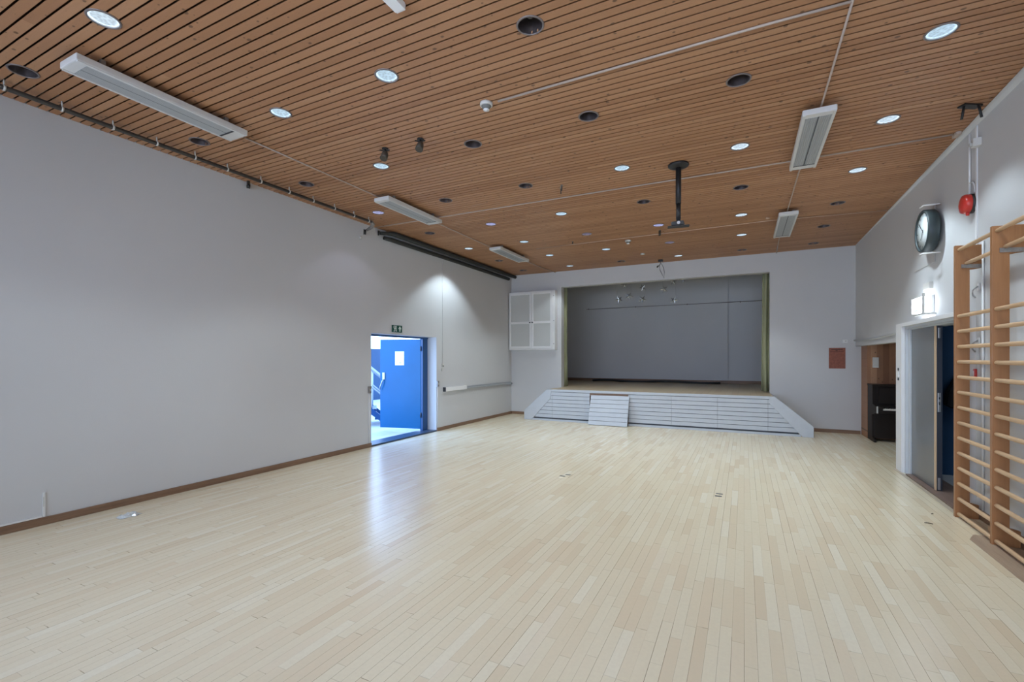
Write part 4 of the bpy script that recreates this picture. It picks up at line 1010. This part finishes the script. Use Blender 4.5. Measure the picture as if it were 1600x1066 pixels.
# socket with dangling cable near the stage
sk = thing('ceiling_socket', 'black ceiling socket with a looped cable dangling before the stage', 'socket', (-1.75, 11.30, 3.80))
MB().box(-1.80, -1.70, 11.25, 11.35, ZC - 0.045, ZC - 0.0005).build('box', M['black'], sk, bevel=0.005)
MB().tube([(-1.74, 11.30, ZC - 0.045), (-1.775, 11.30, 3.72), (-1.765, 11.30, 3.62), (-1.72, 11.30, 3.52), (-1.675, 11.30, 3.42), (-1.665, 11.30, 3.56), (-1.69, 11.30, 3.68), (-1.735, 11.30, 3.77), (-1.80, 11.30, 3.72)], 0.006, 6).build('cable', M['black'], sk)
MB().tube([(-1.798, 11.30, 3.722), (-1.835, 11.30, 3.685)], 0.017, 8).build('plug', M['black'], sk)

# ================================================================== FLOOR THINGS
def floor_box(x, y, dx, label):
    t = thing('floor_outlet_socket', label, 'floor socket', (x, y, 0), 'pairs of dark floor slots')
    MB().box(x - 0.075, x + 0.075, y - 0.11, y + 0.11, 0.0, 0.0025).build('cover', M['floor'], t)
    for s in (-1, 1): MB().box(x + dx * s - 0.036, x + dx * s + 0.036, y + s * 0.05 - 0.016, y + s * 0.05 + 0.016, 0.0026, 0.0042).build('slot', M['slot'], t)
floor_box(-2.11, 5.80, 0.022, 'left pair of dark slots let into the wooden floor')
floor_box(-0.255, 5.745, 0.003, 'right pair of dark slots let into the wooden floor')
# crumpled clear film
mb = MB(); n = 9; rng = random.Random(3); g = {}
for a in range(n):
    for b_ in range(n):
        u = a / (n - 1) - 0.5; v = b_ / (n - 1) - 0.5
        rr2 = max(0.0, 1 - (2 * u) ** 2 - (2 * v) ** 2)
        g[a, b_] = mb.bm.verts.new((-5.405 + 0.13 * u + rng.uniform(-.012, .012), 2.40 + 0.17 * v + rng.uniform(-.012, .012), 0.004 + 0.030 * math.sqrt(rr2) * rng.uniform(0.25, 1.2)))
for a in range(n - 1):
    for b_ in range(n - 1):
        if (a, b_) in ((0, 0), (0, n - 2), (n - 2, 0), (n - 2, n - 2)): continue
        mb.bm.faces.new((g[a, b_], g[a + 1, b_], g[a + 1, b_ + 1], g[a, b_ + 1]))
o = mb.build('crumpled_film', M['foil'], origin=(-5.40, 2.40, 0)); md = o.modifiers.new('thick', 'SOLIDIFY'); md.thickness = 0.002
tag(o, 'crumpled clear plastic film lying on the floor near the left wall', 'litter')
for x, y, L, ang, lab in ((1.672, 5.99, 0.010, 0.4, 'tiny dark crumb on the floor nearest the wall bar post'), (1.545, 5.63, 0.030, -0.25, 'short dark splinter on the floor left of the wall bars')):
    mb = MB(); d = Vector((math.cos(ang), math.sin(ang), 0)); mb.tube([Vector((x, y, 0.005)) - d * L, Vector((x, y, 0.008)), Vector((x, y, 0.005)) + d * L], [0.003, 0.005, 0.003], 6)
    tag(mb.build('floor_debris', M['leafm'], origin=(x, y, 0)), lab, 'litter', 'bits on the floor by the wall bars')

# ================================================================== LIGHT
w = bpy.data.worlds.new('sky'); SC.world = w; w.use_nodes = True
t = w.node_tree; t.nodes.clear(); b = NB(t)
wo = t.nodes.new('ShaderNodeOutputWorld')
dv = b.n('ShaderNodeTexCoord').outputs['Generated']; dz = b.sep(dv)[2]
skyc = b.ramp(b.math('MULTIPLY_ADD', dz, 0.5, 0.5), [(0.0, (0.22, 0.40, 0.75, 1)), (0.5, (0.42, 0.63, 1.0, 1)), (1.0, (0.26, 0.50, 1.0, 1))])
bg = b.n('ShaderNodeBackground', ins={'Color': skyc, 'Strength': 8.5}); t.links.new(bg.outputs[0], wo.inputs[0])

def area(name, loc, rot, sx, sy, power, col):
    l = bpy.data.lights.new(name, 'AREA'); l.shape = 'RECTANGLE'; l.size = sx; l.size_y = sy; l.energy = power; l.color = col
    o = bpy.data.objects.new(name, l); COL.objects.link(o); o.location = loc; o.rotation_euler = rot
    return o
WINP = 115.0
for n, (a, b_) in enumerate(WX):
    area('window_daylight', ((a + b_) / 2, YB - 0.35, (WZ0 + WZ1) / 2), (PI / 2, 0, 0), b_ - a, WZ1 - WZ0, WINP, (0.96, 0.98, 1.0))
area('side_room_fill', (3.4, 6.6, 2.55), (0, 0, 0), 0.6, 0.6, 9.0, (0.75, 0.88, 1.0))  # added fill light to brighten the side room, no fixture seen
# ================================================================== CAMERA
cam = bpy.data.cameras.new('camera'); co = bpy.data.objects.new('camera', cam); COL.objects.link(co)
cam.sensor_width = 36.0; cam.sensor_fit = 'HORIZONTAL'; cam.lens = 36.0 * 726.2 / 1600.0
cam.shift_y = 26.8 / 1600.0; cam.clip_start = 0.05; cam.clip_end = 200
co.location = (0, 0, 1.55); co.rotation_euler = (PI / 2, 0, 0.4631)
SC.camera = co

vs = SC.view_settings
vs.view_transform = 'Standard'; vs.look = 'None'; vs.gamma = 1.0; vs.use_curve_mapping = False; vs.exposure = -0.12
cy = SC.cycles
cy.use_denoising = True
cy.max_bounces = 8; cy.diffuse_bounces = 5; cy.glossy_bounces = 4; cy.transparent_max_bounces = 8
cy.sample_clamp_indirect = 6.0
cy.caustics_reflective = False; cy.caustics_refractive = False
